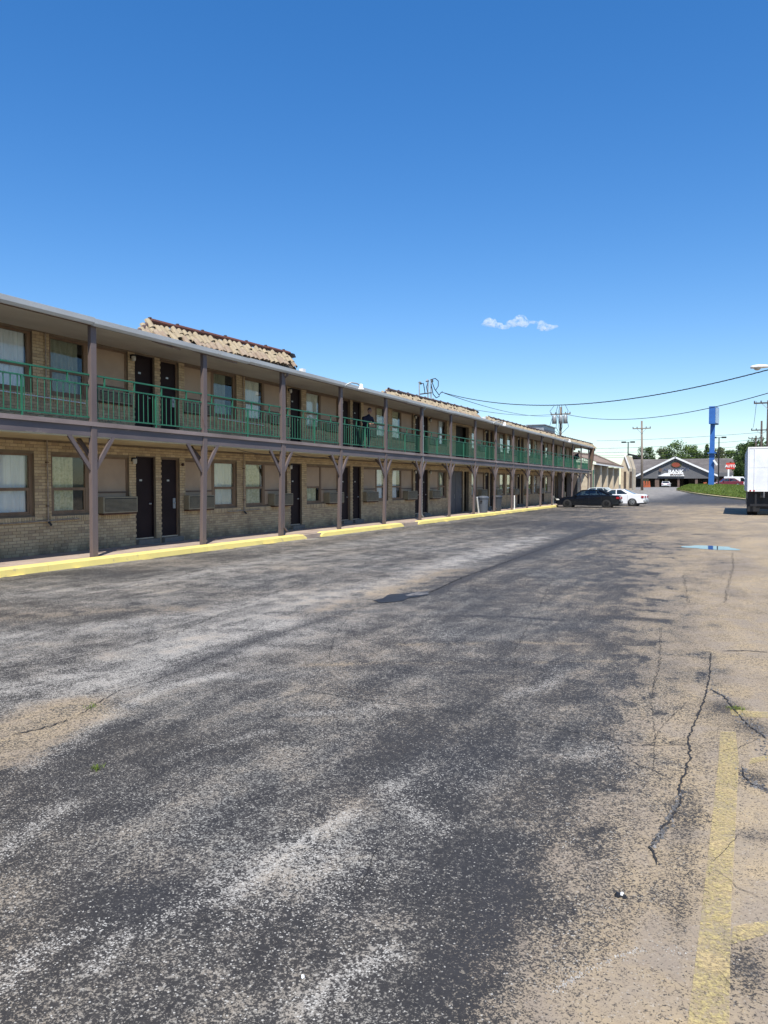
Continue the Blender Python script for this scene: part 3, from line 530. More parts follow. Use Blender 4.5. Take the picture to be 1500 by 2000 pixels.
# unit layouts along the wall: (kind, y0, y1)
kinds = 'LRLLRLRSLRLRLLRLO'
def unit(k):
    b = Y0 + PITCH * k; t = kinds[k] if k >= 0 else 'R'; return b, t
open_g, open_u = [], []      # rectangular openings in the brick: (y0,y1,z0,z1)
WZ0, WZ1, DZ0, DZ1 = 1.08, 2.56, 0.30, 2.60
UW0, UW1, UD0, UD1 = 4.00, 5.42, ZS + 0.03, 5.42
def sp_(b, t, u0, u1): return (b + u0, b + u1) if t == 'L' else (b + PITCH - u1, b + PITCH - u0)
units = []
for k in range(-3, 17):
    b, t = unit(k); e = dict(k=k, b=b, t=t)
    if t in 'LR':
        e['win'] = sp_(b, t, 0.24, 2.88); e['door'] = sp_(b, t, 3.13, 3.93); e['glass'] = sp_(b, t, 0.34, 1.38); e['pan'] = sp_(b, t, 1.50, 2.82); e['ac'] = sp_(b, t, 1.72, 2.97); e['lamp'] = sp_(b, t, 3.0, 3.0)[0]
        open_g += [(*e['win'], WZ0, WZ1), (*e['door'], DZ0, DZ1)]; open_u += [(*e['win'], UW0, UW1), (*e['door'], UD0, UD1)]
    elif t == 'S':
        open_g += [(b + 0.35, b + 2.65, ZF + 0.01, 2.6), (b + 2.85, b + 3.75, ZF + 0.01, 2.6)]; open_u += [(b + 1.3, b + 3.7, ZS + 0.01, 5.3)]
    elif t == 'O':
        open_g += [(b + 0.3, b + 3.6, ZF + 0.01, 2.8)]; open_u += [(b + 0.4, b + 1.6, ZS, 5.3)]
    units.append(e)
# wall core with openings (grid of boxes) and brick courses
def wall_core(ops, z0, z1, name):
    mb = MB(); ys = sorted({YST, YEND, *[o[0] for o in ops], *[o[1] for o in ops]})
    for ya, yb in zip(ys[:-1], ys[1:]):
        cur = z0; mid = (ya + yb) / 2
        for o in sorted([o for o in ops if o[0] <= mid <= o[1]], key=lambda q: q[2]):
            if o[2] > cur: mb.box(XW - 0.20, XW - 0.012, ya, yb, cur, o[2])
            cur = o[3]
        if z1 > cur: mb.box(XW - 0.20, XW - 0.012, ya, yb, cur, z1)
    return mb.build(name, M['mortar'], motel)
wall_core(open_g, 0.0, ZC - 0.002, 'wall'); wall_core(open_u, ZS + 0.002, 5.47, 'wall')
CH, BL, J = 0.075, 0.205, 0.010
bricks = []
def courses(ops, z0, z1):
    r = 0; z = z0
    while z + CH - J <= z1 + 1e-4:
        za, zb = z, z + CH - J; cuts = sorted([(o[0], o[1]) for o in ops if o[2] < zb - 0.004 and o[3] > za + 0.004])
        segs = []; cur = YST
        for a, b in cuts:
            if a > cur: segs.append((cur, a))
            cur = max(cur, b)
        if cur < YEND: segs.append((cur, YEND))
        under = [(o[0], o[1]) for o in ops if 0 < o[2] - zb < 0.07 and o[2] - zb > -0.02]
        for a, b in segs:
            y = a - (BL + J) * (0.5 if r % 2 else 0) - ((a - YST) % (BL + J) if a == YST else 0)
            while y < b:
                ya, yb = max(y, a), min(y + BL, b)
                if yb - ya > 0.03: bricks.append((ya, yb, za, zb))
                y += BL + J
        z += CH; r += 1
courses(open_g, ZF + 0.002, ZC - 0.01); courses(open_u, ZS + 0.01, 5.46)
def seen(ya, za):
    c, s = math.cos(TH), math.sin(TH); x, y, z = XW, ya, za - CZ; xr = x * c + y * s; f = -x * s + y * c
    return abs(F * xr / f) < 750
vis = sorted([q for q in bricks if seen(q[0], q[2]) and q[3] < ZC and q[2] > 0.3], key=lambda q: (q[0] // 0.5, q[2]))[:300]; vset = set(vis)
bmesh_cache = {}
for q in vis:
    key = (round(q[1] - q[0], 3), round(q[3] - q[2], 3))
    if key not in bmesh_cache: bmesh_cache[key] = MB().box(-0.014, 0, 0, key[0], 0, key[1]).mesh('brick', M['brick'])
    inst('brick', bmesh_cache[key], motel, (XW + rr.uniform(-0.002, 0.003), q[0], q[2]))
bm_ = MB(); rb = random.Random(5)
for q in bricks:
    if q in vset: continue
    d = rb.uniform(-0.002, 0.003); bm_.box(XW - 0.014, XW + d, q[0], q[1], q[2], q[3])
bm_.build('brickwork', M['brick'], motel, kind='stuff', fix=False)
# room behind the openings, floor slab, ceilings, roof
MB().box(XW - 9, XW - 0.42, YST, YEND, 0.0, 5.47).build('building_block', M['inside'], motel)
MB().box(XW - 9.2, XW - 0.2, YEND + 0.002, YEND + 0.25, 0.0, 5.47).build('end_wall', M['endwall'], motel)
MB().box(XW - 0.2, XP + 0.035, YST, YEND + 0.2, ZC, ZS - 0.10).build('balcony_deck', M['ceil'], motel)
sl = MB(); sl.box(XW - 0.2, XP + 0.09, YST, YEND + 0.2, ZS - 0.098, ZS); sl.build('balcony_floor_edge', M['lip'], motel)
for i in range(-3, NB):
    a, b = Y0 + 4.04 * i, Y0 + 4.04 * (i + 1)
    MB().box(XP - 0.02, XP + 0.045, a + 0.004, b - 0.004, 2.93, ZS - 0.10).build('beam', M['beam'], motel)
MB().box(XW - 0.3, -13.435, YST, YEND + 0.1, 5.47, 5.50).build('soffit', M['soffit'], motel)
sf = MB()
for i in range(9): y = Y0 + 4.04 * i + 0.1; sf.box(XW + 0.3 + 0.0 * i, XW + 0.34, y, y + 3.8, 5.462, 5.469)
MB().box(XW - 9.2, -13.435, YST, YEND + 0.1, 5.502, 5.58).build('roof_deck', M['roof'], motel)
MB().box(-13.425, -13.405, YST, YEND + 0.1, 5.43, 5.575).build('fascia_board', M['fascia'], motel)
i = 0; y = YST
while y < YEND:
    y2 = min(y + 6.1, YEND + 0.15); dz = 0.01 * math.sin(i * 2.3); g = MB()
    prof = [(-13.268, 5.665 + dz), (-13.268, 5.50 + dz), (-13.20, 5.495 + dz), (-13.15, 5.55 + dz), (-13.14, 5.655 + dz), (-13.155, 5.66 + dz), (-13.165, 5.56 + dz), (-13.21, 5.515 + dz), (-13.25, 5.515 + dz), (-13.25, 5.665 + dz)]
    g.prism([(a_ - 0.134, b_ - 0.06) for a_, b_ in prof], 'y', y, y2 - 0.003); g.build('gutter', M['gutter'], motel); y = y2; i += 1
# hanging loose trim under the soffit edge
for (px0, px1) in ((305, 345), (385, 470), (760, 830), (850, 900), (330, 360)):
    a, b = onX(px0, 700, -13.33).y, onX(px1, 700, -13.33).y
    MB().bar((-13.46, a, 5.45), (-13.46, b, 5.40), 0.02, 0.045).build('loose_trim', M['lip'], motel)

# posts with braces
for i in range(-3, 17):
    y = Y0 + 4.04 * i; jl = rr.uniform(-0.01, 0.01); mb = MB()
    lean = -0.06; z0, z1 = ZF, 5.469
    n = len(mb.v)
    for z, dx, dy in ((z0, lean * (1 if i > 0 else 0.3), -0.015 * (i > 0)), (ZC, 0, 0), (z1, 0.0, 0.01)):
        for (a, b) in ((-0.05, -0.085), (0.05, -0.085), (0.05, 0.085), (-0.05, 0.085)): mb.v.append((XP + 0.02 + a + dx, y + b + dy + jl, z))
    for s in (0, 1):
        for j in range(4): q = (j + 1) % 4; mb.f.append((n + 4 * s + j, n + 4 * s + q, n + 4 * s + 4 + q, n + 4 * s + 4 + j))
    mb.f += [(n + 3, n + 2, n + 1, n), (n + 8, n + 9, n + 10, n + 11)]
    po = mb.build('post', M['post'], motel, bevel=0.006)
    for sgn, dy in ((-1, 0.74), (1, 0.62)):
        b_ = MB(); b_.bar((XP + 0.0, y + sgn * 0.07, 2.18), (XP + 0.02, y + sgn * dy, 2.96), 0.05, 0.10); b_.build('brace', M['post'], po)
    b_ = MB(); b_.bar((XP - 0.05, y, 2.45), (XP - 0.45, y, 2.90), 0.09, 0.07); b_.build('brace', M['post'], po)

# railings
bal_me = MB().tube([(0, 0, 3.37), (0, 0, 4.09)], 0.0095, 6).mesh('baluster', M['rail']); nbal = 0; rest = MB(); XR = XP - 0.005
for i in range(-1, NB):
    a, b = Y0 + 4.04 * i + 0.09, Y0 + 4.04 * (i + 1) - 0.07; dz = rr.uniform(-0.015, 0.015)
    rb_ = MB(); rb_.bar((XR, a, 4.335 + dz), (XR, b, 4.335 + dz * 0.5), 0.045, 0.035); rl = rb_.build('railing', M['rail'], motel)
    MB().bar((XR, a, 4.10), (XR, b, 4.10), 0.032, 0.032).build('middle_rail', M['rail'], rl); MB().bar((XR, a, 3.365), (XR, b, 3.365), 0.032, 0.03).build('bottom_rail', M['rail'], rl)
    for q in range(4): yy = a + 0.3 + q * 0.98; MB().bar((XR, yy, 4.115), (XR, yy, 4.32), 0.028, 0.034).build('short_upright', M['rail'], rl)
    yy = (a + b) / 2 + 0.1; MB().bar((XR, yy, ZS), (XR, yy, 4.09), 0.036, 0.036).build('stanchion', M['rail'], rl)
    n = 23
    for q in range(n):
        y = a + (b - a) * (q + 0.5) / n
        if abs(y - yy) < 0.04: continue
        if nbal < 300 and y > 11.3: inst('baluster', bal_me, rl, (XR, y, 0), (rr.uniform(-.004, .004), 0, 0)); nbal += 1
        else: rest.bar((XR, y, 3.37), (XR, y, 4.09), 0.017, 0.017)
rest.build('balusters_beyond', M['rail'], motel, kind='stuff')
eg = MB(); eg.bar((XP, YEND, 4.335), (XW, YEND, 4.335), 0.04, 0.04); eg.bar((XP, YEND, 3.37), (XW, YEND, 3.37), 0.04, 0.04)
for q in range(14): eg.bar((XP - q * 0.115, YEND, 3.37), (XP - q * 0.115, YEND, 4.33), 0.02, 0.02)
eg.build('end_railing', M['rail'], motel)

# windows, doors, panels, air conditioners, lamps
cur_styles = ['curtain', 'curtain_y', 'curtain_dim', 'curtain', 'curtain_w', 'curtain_dim', 'curtain_y', 'curtain_w']
door_me = None
def window_bay(e, zb, zt, upper):
    k = e['k']; y0, y1 = e['win']; g0, g1 = e['glass']; p0, p1 = e['pan']; fr = MB(); T = 0.055
    X = XW - 0.085; zm = zb + (zt - zb) * 0.43
    fr.box(X - 0.05, X + 0.02, y0, y1, zt - T, zt); fr.box(X - 0.05, X + 0.02, y0, y1, zb, zb + T)
    fr.box(X - 0.05, X + 0.018, y0, min(g0, p0), zb + T, zt - T); fr.box(X - 0.05, X + 0.018, y1 - (y1 - max(g1, p1)), y1, zb + T, zt - T)
    m0, m1 = (g1, p0) if g1 < p0 else (p1, g0); fr.box(X - 0.05, X + 0.018, m0, m1, zb + T, zt - T)
    f = fr.build('window', M['trim'], motel)
    s = MB(); s.box(X - 0.03, X + 0.01, g0, g1, zm - 0.035, zm + 0.035)
    for a, b, c, d in ((g0, g0 + 0.045, zb + T, zm - 0.035), (g1 - 0.045, g1, zb + T, zm - 0.035), (g0 + .045, g1 - .045, zb + T, zb + T + 0.05)): s.box(X - 0.025, X + 0.006, a, b, c, d)
    s.build('sash', M['trim'], f)
    partial = (k in (3,) and not upper)
    if partial: MB().box(X - 0.02, X - 0.004, g0 + 0.002, g1 - 0.002, zm + 0.037, zt - T - 0.002).build('boarded_sash', M['panel'], f)
    else: MB().box(X - 0.016, X - 0.012, g0, g1, zm + 0.036, zt - T).build('pane', M['glass'], f)
    MB().box(X - 0.021, X - 0.017, g0 + 0.045, g1 - 0.045, zb + T + 0.05, zm - 0.036).build('pane', M['glass'], f)
    # pleated curtain
    st = cur_styles[(k * 3 + (2 if upper else 0)) % 8]
    if k == 0 and not upper: st = 'curtain_y'
    if k == -1: st = 'curtain_w'
    q = random.Random(k * 10 + upper); cu = MB(); n = 60; gapw = q.choice([0.0, 0.10, 0.14, 0.3]) if k >= 0 else 0.0; c0, c1 = g0 + 0.0, g1 - gapw; ph1 = q.uniform(0, 6)
    rows = []
    for zz in (zb + 0.03, zb + (zt - zb) * 0.5, zt - 0.03):
        row = []
        for j in range(n + 1):
            t = j / n; row.append((XW - 0.165 + 0.022 * math.sin(t * 44 + ph1 + 1.5 * math.sin(t * 9)) + 0.012 * math.sin(t * 17 + zz * 3), c0 + (c1 - c0) * t + 0.01 * math.sin(zz * 3 + t * 20), zz))
        rows.append(row)
    for r0, r1 in zip(rows[:-1], rows[1:]):
        for j in range(n): cu.quad(r0[j], r0[j + 1], r1[j + 1], r1[j])
    cu.build('curtain', M[st], f, smooth=True, fix=False)
    # infill panel with a darker ledge rail
    MB().box(X - 0.03, X + 0.002, p0, p1, zb + T, zt - T).build('infill_panel', M['panel'], motel)
    ac0, ac1 = e['ac']; az0, az1 = (zb - 0.05, zb + 0.42) if not upper else (zb - 0.05, zb + 0.30)
    MB().box(X + 0.002, X + 0.03, p0, p1, az1 + 0.10, az1 + 0.14).build('ledge', M['fascia'], motel)
    if k < 13:
        xo = XW + (0.20 if not upper else 0.08)
        bd = MB(); bd.box(XW - 0.08, xo, ac0, ac1, az0 + 0.045, az1); a_ = bd.build('air_conditioner', M['ac'], motel, bevel=0.012)
        gr = MB(); gr.box(xo, xo + 0.004, ac0 + 0.05, ac1 - 0.04, az0 + 0.085, az1 - 0.035); gr.build('grille', M['ac_dark'], a_)
        ns = 10 if not upper else 6
        if k < 6:
            for j in range(ns): z = az0 + 0.10 + (az1 - az0 - 0.15) * j / ns; MB().box(xo + 0.0045, xo + 0.018, ac0 + 0.045, ac1 - 0.035, z, z + 0.016).build('slat', M['ac'], a_)
            if upper:
                for j in range(6): yy = ac0 + 0.1 + (ac1 - ac0 - 0.2) * j / 5; MB().box(xo + 0.0185, xo + 0.026, yy, yy + 0.02, az0 + 0.09, az1 - 0.04).build('slat', M['ac'], a_)
        else:
            sb = MB()
            for j in range(ns): z = az0 + 0.10 + (az1 - az0 - 0.15) * j / ns; sb.box(xo + 0.0045, xo + 0.018, ac0 + 0.045, ac1 - 0.035, z, z + 0.016)
            sb.build('slats', M['ac'], a_)
        MB().box(XW - 0.06, xo - 0.01, ac0 + 0.02, ac1 - 0.02, az0, az0 + 0.043).build('tray', M['rust'], a_)
def door(e, z0, z1, upper):
    y0, y1 = e['door']; d = MB(); X = XW - 0.11
    d.box(X - 0.04, X, y0 + 0.045, y1 - 0.045, z0 + 0.03, z1 - 0.05); D = d.build('door', M['door'], motel)
    f = MB(); f.box(X - 0.05, X + 0.03, y0, y0 + 0.043, z0, z1); f.box(X - 0.05, X + 0.03, y1 - 0.043, y1, z0, z1); f.box(X - 0.05, X + 0.03, y0 + .043, y1 - .043, z1 - 0.045, z1); f.build('door_frame', M['trim'] if e['k'] % 2 else M['door'], D)
    MB().box(X - 0.03, X + 0.05, y0 + 0.045, y1 - 0.045, z0, z0 + 0.028).build('threshold', M['metal'], D)
    left = e['t'] == 'L'; yn = (y0 + y1) / 2 + (-0.1 if left else 0.0)
    if not upper: MB().box(XW - 0.1, XW + 0.12, y0 - 0.02, y1 + 0.02, ZF + 0.001, z0 - 0.01).build('step', M['step'], motel)
    if e['k'] < 8:
        MB().box(X, X + 0.006, yn - 0.05, yn + 0.05, z0 + 1.62, z0 + 1.67).build('number_plate', M['metal'], D)
        h = MB(); yh = y1 - 0.14 if not left else y0 + 0.14; yh = y1 - 0.15
        h.lathe([(0.028, 0), (0.03, 0.02), (0.02, 0.03), (0.022, 0.055), (0.0, 0.06)], (X, yh, z0 + 0.98), 10, 'x'); h.build('handle', M['metal'], D)
        if e['k'] in (1,): MB().box(X, X + 0.02, yh - 0.05, yh + 0.05, z0 + 0.82, z0 + 1.12).build('lock_plate', M['galv'], D)
def wall_lamp(y, z):
    a = MB(); a.box(XW, XW + 0.03, y - 0.05, y + 0.05, z - 0.02, z + 0.08); a.box(XW + 0.03, XW + 0.14, y - 0.06, y + 0.06, z + 0.05, z + 0.085); l = a.build('wall_lamp', M['black'], motel)
    MB().lathe([(0.045, -0.085), (0.058, -0.06), (0.06, 0.03), (0.05, 0.048)], (XW + 0.085, y, z), 12).build('lamp_shade', M['lampglass'], l, smooth=True)
for e in units:
    if e['t'] in 'LR' and e['k'] >= -1:
        window_bay(e, WZ0, WZ1, 0); window_bay(e, UW0, UW1, 1); door(e, DZ0, DZ1, 0); door(e, UD0, UD1, 1)
        if e['k'] in (0, 2, 3, 5, 6, 8, 10, 12): wall_lamp(e['lamp'] if e['k'] != 6 else e['lamp'], 2.48); wall_lamp(e['lamp'], 5.28)
        if e['k'] == 1: MB().lathe([(0.045, 0), (0.045, 0.05), (0.0, 0.052)], (XW, e['lamp'] - 0.02, 2.42), 10, 'x').build('alarm_bell', M['rust'], motel)
    elif e['t'] == 'S':
        b = e['b']
        for a_, c_ in ((b + 0.35, b + 1.48), (b + 1.50, b + 2.65)):
            D = MB().box(XW - 0.12, XW - 0.08, a_ + 0.01, c_ - 0.01, ZF + 0.02, 2.59).build('door', M['bluegrey_door'], motel); MB().box(XW - 0.08, XW - 0.06, c_ - 0.2, c_ - 0.17, 1.0, 1.25).build('handle', M['metal'], D)
# soldier course under the windows
so_ = MB(); sld = MB().box(-0.014, 0.006, 0, 0.062, 0, 0.13).mesh('brick', M['brick'])
for e in units:
    if e['t'] in 'LR' and e['k'] >= -1:
        y = e['win'][0] - 0.05
        while y < e['win'][1]:
            so_.box(XW + 0.003, XW + 0.02, y, y + 0.062, WZ0 - 0.16, WZ0 - 0.025); so_.box(XW + 0.003, XW + 0.02, y, y + 0.062, UW0 - 0.16, UW0 - 0.025); y += 0.074
so_.build('soldier_course', M['brick'], motel, kind='stuff', fix=False)
# conduits on the wall, downspouts
def pipe(path, r, mat, name='conduit'): MB().tube(path, r, 8).build(name, mat, motel)
for k in (0, 2):
    b = Y0 + PITCH * k + (0.1 if k == 0 else 0.08)
    pipe([(XW + 0.04, b, ZC), (XW + 0.04, b, 0.93)], 0.018, M['conduit']); pipe([(XW + 0.05, b - (1.4 if k == 0 else 0.9), 0.935), (XW + 0.05, b + 0.95, 0.965)], 0.016, M['conduit'])
    for z in (2.35, 1.3): MB().box(XW + 0.004, XW + 0.062, b - 0.035, b + 0.035, z, z + 0.02).build('pipe_clip', M['rust'], motel)
    MB().bar((XW + 0.05, b, 0.93), (XW + 0.10, b + 0.05, 0.84), 0.05, 0.05).build('tap', M['black'], motel)
    pipe([(XW + 0.04, b, 5.46), (XW + 0.04, b, 3.9)], 0.016, M['conduit']); pipe([(XW + 0.05, b - 1.4, 3.93), (XW + 0.05, b + 1.2, 3.88)], 0.016, M['white'])
for k, side in ((2, 0.14), (5, 0.14), (8, 0.14), (11, 0.14)):
    y = Y0 + 4.04 * k + side
    d = MB().tube([(-13.34, y, 5.44), (-13.36, y, 5.38), (XP + 0.02, y, 5.28), (XP + 0.03, y, 4.0), (XP + 0.03, y, 2.9), (XP - 0.0, y, 2.6), (XP - 0.03, y, 0.75), (XP - 0.03, y + 0.0, 0.42), (XP - 0.0, y + 0.13, 0.30)], 0.038, 8).build('downspout', M['post'] if k != 5 else M['galv'], motel)
# rusty cable stapled under the balcony edge
for a, b, sg in ((19.2, 25.3, 0.10), (28, 34, 0.08), (36, 45, 0.1)):
    pipe([(XP - 0.2, a + (b - a) * t / 12, 2.885 - sg * (1 - (2 * (t / 12 * 2 % 1) - 1) ** 2)) for t in range(13)], 0.009, M['cable'], 'drooping_cable')

# tiled roof sections
def barrel(w, L, name, mat):
    mb = MB(); K = 6; N = 2
    for s_, (yy, ww) in enumerate(((0, w), (L, w * 0.86))):
        for j in range(K + 1):
            a = math.pi * j / K; mb.v.append((-yy, ww / 2 * math.cos(a), ww / 2 * 0.85 * math.sin(a)))
        for j in range(K + 1):
            a = math.pi * j / K; mb.v.append((-yy, (ww / 2 - 0.015) * math.cos(a), (ww / 2 - 0.015) * 0.85 * math.sin(a)))
    n = K + 1
    for j in range(K): mb.f.append((j, j + 1, 2 * n + j + 1, 2 * n + j)); mb.f.append((n + j + 1, n + j, 3 * n + j, 3 * n + j + 1)); mb.f.append((j + 1, j, n + j, n + j + 1))
    return mb.mesh(name, mat, smooth=False)
TW = 0.235
tm = barrel(TW, 0.31, 'roof_tile', M['tile']); tp = barrel(TW, 0.31, 'roof_tile', M['tile_pink'])
ntile = 0
def mansard(pa, pb, pl_, mat_r, endcap=True):
    """tiled slope from the eave line up to a straight ridge"""
    global ntile
    A0_, B0_ = onX(*pa, -14.9), onX(*pb, -14.9); hip = A0_.y - onX(*pl_, -14.5).y; zs = (B0_.z - A0_.z) / (B0_.y - A0_.y); ya, yb = A0_.y - hip, B0_.y; zr0, zr1 = A0_.z - zs * hip - 0.12, B0_.z - 0.12
    Xe, Xr = -14.5, -14.9; ze0, ze1 = zr0 - 0.50, zr1 - 0.50
    deck = MB()
    def P(u, v):  # u along, v up the slope
        y = ya + (yb - ya) * u; ze = ze0 + (ze1 - ze0) * u; zr = zr0 + (zr1 - zr0) * u; return Vector((Xe + (Xr - Xe) * v, y, ze + (zr - ze) * v))
    uh = hip / (yb - ya)
    deck.quad(P(0, 0), P(1, 0), P(1, 1), P(uh, 1)); a, b = P(0, 0), P(1, 0)
    deck.quad((a.x, a.y, a.z), (b.x, b.y, b.z), (b.x - 0.08, b.y, 5.56), (a.x - 0.08, a.y, 5.56)); b1 = P(1, 1); deck.quad(b, (b.x, b.y, 5.6), (b1.x, b1.y, 5.6), b1); deck.quad(P(uh, 1), b1, (b1.x, b1.y, 5.6), (b1.x, ya + hip, 5.6)); deck.quad(a, P(uh, 1), (b1.x, ya + hip, 5.6), (a.x, a.y, 5.62))
    dk = deck.build('tiled_roof', M['dkbrown'], motel)
    L = math.hypot(Xr - Xe, zr0 - ze0); ang = math.atan2(zr0 - ze0, Xe - Xr); n = int((yb - ya) / (TW * 1.04)); rest = MB(); q = random.Random(int(ya))
    for c in range(n):
        u = (c + 0.5) / n
        for r in range(3):
            v = r * 0.33
            if u < uh and v > u / uh - 0.25: continue
            p = P(u, v); first = r == 0
            if first and q.random() < 0.12: continue
            lift = Vector((0, 0, 0.015 + 0.02 * (3 - r) * 0.3)); roll = q.gauss(0, 0.06 + 0.08 * first); yaw = q.gauss(0, 0.06); sl = q.uniform(-0.05, 0.06)
            p = p + lift + Vector((0.05 + sl if first else sl, 0, 0)); rot = (roll, ang + q.gauss(0, 0.03), yaw); me_ = tp if (first and q.random() < 0.8) else tm
            if ntile < 300: inst('tile', me_, dk, p, rot); ntile += 1
            else:
                mt = Matrix.Translation(p) @ Matrix.Rotation(rot[2], 4, 'Z') @ Matrix.Rotation(rot[1], 4, 'Y') @ Matrix.Rotation(rot[0], 4, 'X'); nn = len(rest.v)
                rest.v += [tuple(mt @ v_.co) for v_ in me_.vertices]; rest.f += [tuple(nn + i_ for i_ in f_.vertices) for f_ in me_.polygons]
    if rest.v: rest.build('tiles_beyond', M['tile'], motel, kind='stuff', fix=False)
    # ridge caps and hip caps
    y = ya + hip; j = 0
    while y < yb + 0.05:
        y2 = min(y + 1.15, yb + 0.12); u0 = (y - ya) / (yb - ya); u1 = (y2 - ya) / (yb - ya); a = P(u0, 1); b = P(u1, 1)
        MB().tube([a + Vector((0.05, 0, 0.10)), b + Vector((0.05, 0, 0.09))], [0.075, 0.065], 8).build('ridge_cap', mat_r, dk); MB().box(a.x + 0.01, a.x + 0.09, y - 0.03, y + 0.03, a.z + 0.155, a.z + 0.19).build('cap_joint', M['ridge_grey'], dk); y = y2; j += 1
    MB().tube([P(0, 0) + Vector((0, 0, 0.05)), P(uh, 1) + Vector((0, 0, 0.03))], 0.075, 8).build('hip_cap', M['ridge_grey'], dk)
    e = MB(); b = P(1, 1); e.prism([(b.x - 0.15, b.z + 0.10), (b.x + 0.20, b.z + 0.08), (b.x + 0.26, b.z - 0.05), (b.x - 0.15, b.z - 0.1)], 'y', yb + 0.05, yb + 0.22)
    if endcap: e.build('end_cap', M['black'], dk); MB().box(-14.35, -14.2, yb - 0.05, yb + 0.15, 5.66, 5.98).build('flashing', M['white'], dk)
mansard((290, 625), (560, 688), (265, 640), M['ridge'])
mansard((757, 760), (926, 801), (740, 766), M['ridge_grey'])
mansard((953, 814), (1084, 848), (936, 819), M['ridge_grey'], False)
mansard((1088, 850), (1156, 866.5), (1086, 851), M['ridge_grey'], False)
# far end of the motel
en = MB(); en.prism([(-13.2, 5.46), (-13.6, 5.46), (-13.9, 3.2), (-13.5, 3.2), (-13.3, 4.4)], 'y', YEND + 0.02, YEND + 0.45); en.build('flared_end_wall', M['endwall'], motel)
MB().box(-13.6, -13.4, YEND + 0.02, YEND + 0.3, 0.15, 3.2).build('end_pier', M['post'], motel)
g = MB(); g.box(-13.32, -13.26, YEND + 0.05, YEND + 0.42, 0.9, 3.3); g.build('green_end_panel', M['rail'], motel)
for k in (14, 15): MB().box(XW + 0.02, XW + 0.10, Y0 + PITCH * k + 1.0, Y0 + PITCH * k + 3.6, ZF, ZC).build('dark_stone_wall', M['dkbrown'], motel)
# roof top: service masts, plant unit
tops = thing('service_mast', (XW - 0.6, 37.5, 5.6), 'three thin electrical service masts with looping cables on the motel roof', 'service mast')
def mpt(px, py, X=-15.7): return onX(px, py, X)
a0, a1, a2 = mpt(819, 748), mpt(836, 745), mpt(842, 743)
for a in (a0, a1, a2): MB().tube([(a.x, a.y, 5.6), a], 0.035, 8).build('mast', M['galv'], tops)
for a, s in ((a0, 1), (a1, -1), (a2, 1)): MB().tube([a + Vector((0, 0, 0.02)), a + Vector((0, 0.12 * s, 0.06)), a + Vector((0, 0.25 * s, -0.03))], [0.06, 0.055, 0.05], 8).build('weatherhead', M['galv'], tops)
MB().bar(mpt(819, 770), mpt(843, 767), 0.05, 0.06).build('brace', M['wood_dark'], tops)
for pts in ([(820, 748), (827, 749), (829, 760), (830, 768)], [(843, 741), (850, 739), (856, 744), (856, 754), (851, 762)], [(836, 746), (833, 755), (835, 766)], [(843, 744), (849, 760), (858, 772), (860, 768), (864, 765)], [(842, 750), (846, 770), (852, 777), (858, 774)]):
    MB().tube([mpt(*p, X=-15.65) for p in pts], 0.025, 6).build('cable_loop', M['cable'], tops)
hv = onX(1062, 830, -19.0); hv2 = onX(1084, 826, -19.0)
h = thing('rooftop_unit', (-19, hv.y, 5.64), 'grey boxy ventilation unit on the motel roof near its far end', 'ventilation unit')
MB().box(-20.8, -19, hv.y, hv2.y, 5.64, hv.z).build('housing', M['galv'], h, bevel=0.03); MB().box(-20.95, -18.85, hv.y - 0.15, hv2.y + 0.15, hv.z, hv.z + 0.08).build('lid', M['galv'], h)
for i in range(4): MB().box(-18.998, -18.95, hv.y + 0.2, hv2.y - 0.2, hv.z - 0.5 - i * 0.28, hv.z - 0.4 - i * 0.28).build('louvre', M['bin_grey'], h)
# eave floodlights
def floodlight(px0, px, py, label):
    a = onX(px0, py, -13.32); a.z = 5.5; b = onX(px, py, -12.9); k = b.y - a.y
    t = thing('eave_lamp', a, label, 'floodlight', 'gooseneck lamps on the motel eave')
    a.z = 5.42; path = [a, a + Vector((0.08, k * 0.12, 0.12)), a + Vector((0.2, k * 0.35, 0.20)), a + Vector((0.33, k * 0.7, 0.18)), Vector((b.x - .06, b.y - 0.1, a.z + 0.16)), Vector((b.x, b.y, a.z + 0.10))]
    MB().tube(path, 0.028, 8).build('arm', M['galv'], t, smooth=True)
    MB().lathe([(0.03, 0.16), (0.07, 0.14), (0.08, 0.02), (0.12, -0.03), (0.13, -0.06), (0.0, -0.09)], (b.x, b.y, a.z + 0.02), 16).build('lamp_head', M['white'], t, smooth=True)
floodlight(672, 705, 760, 'gooseneck lamp arching over the gutter, nearest of three'); floodlight(962, 985, 838, 'gooseneck lamp over the gutter, middle of three'); floodlight(1098, 1112, 866, 'gooseneck lamp over the gutter, farthest of three')

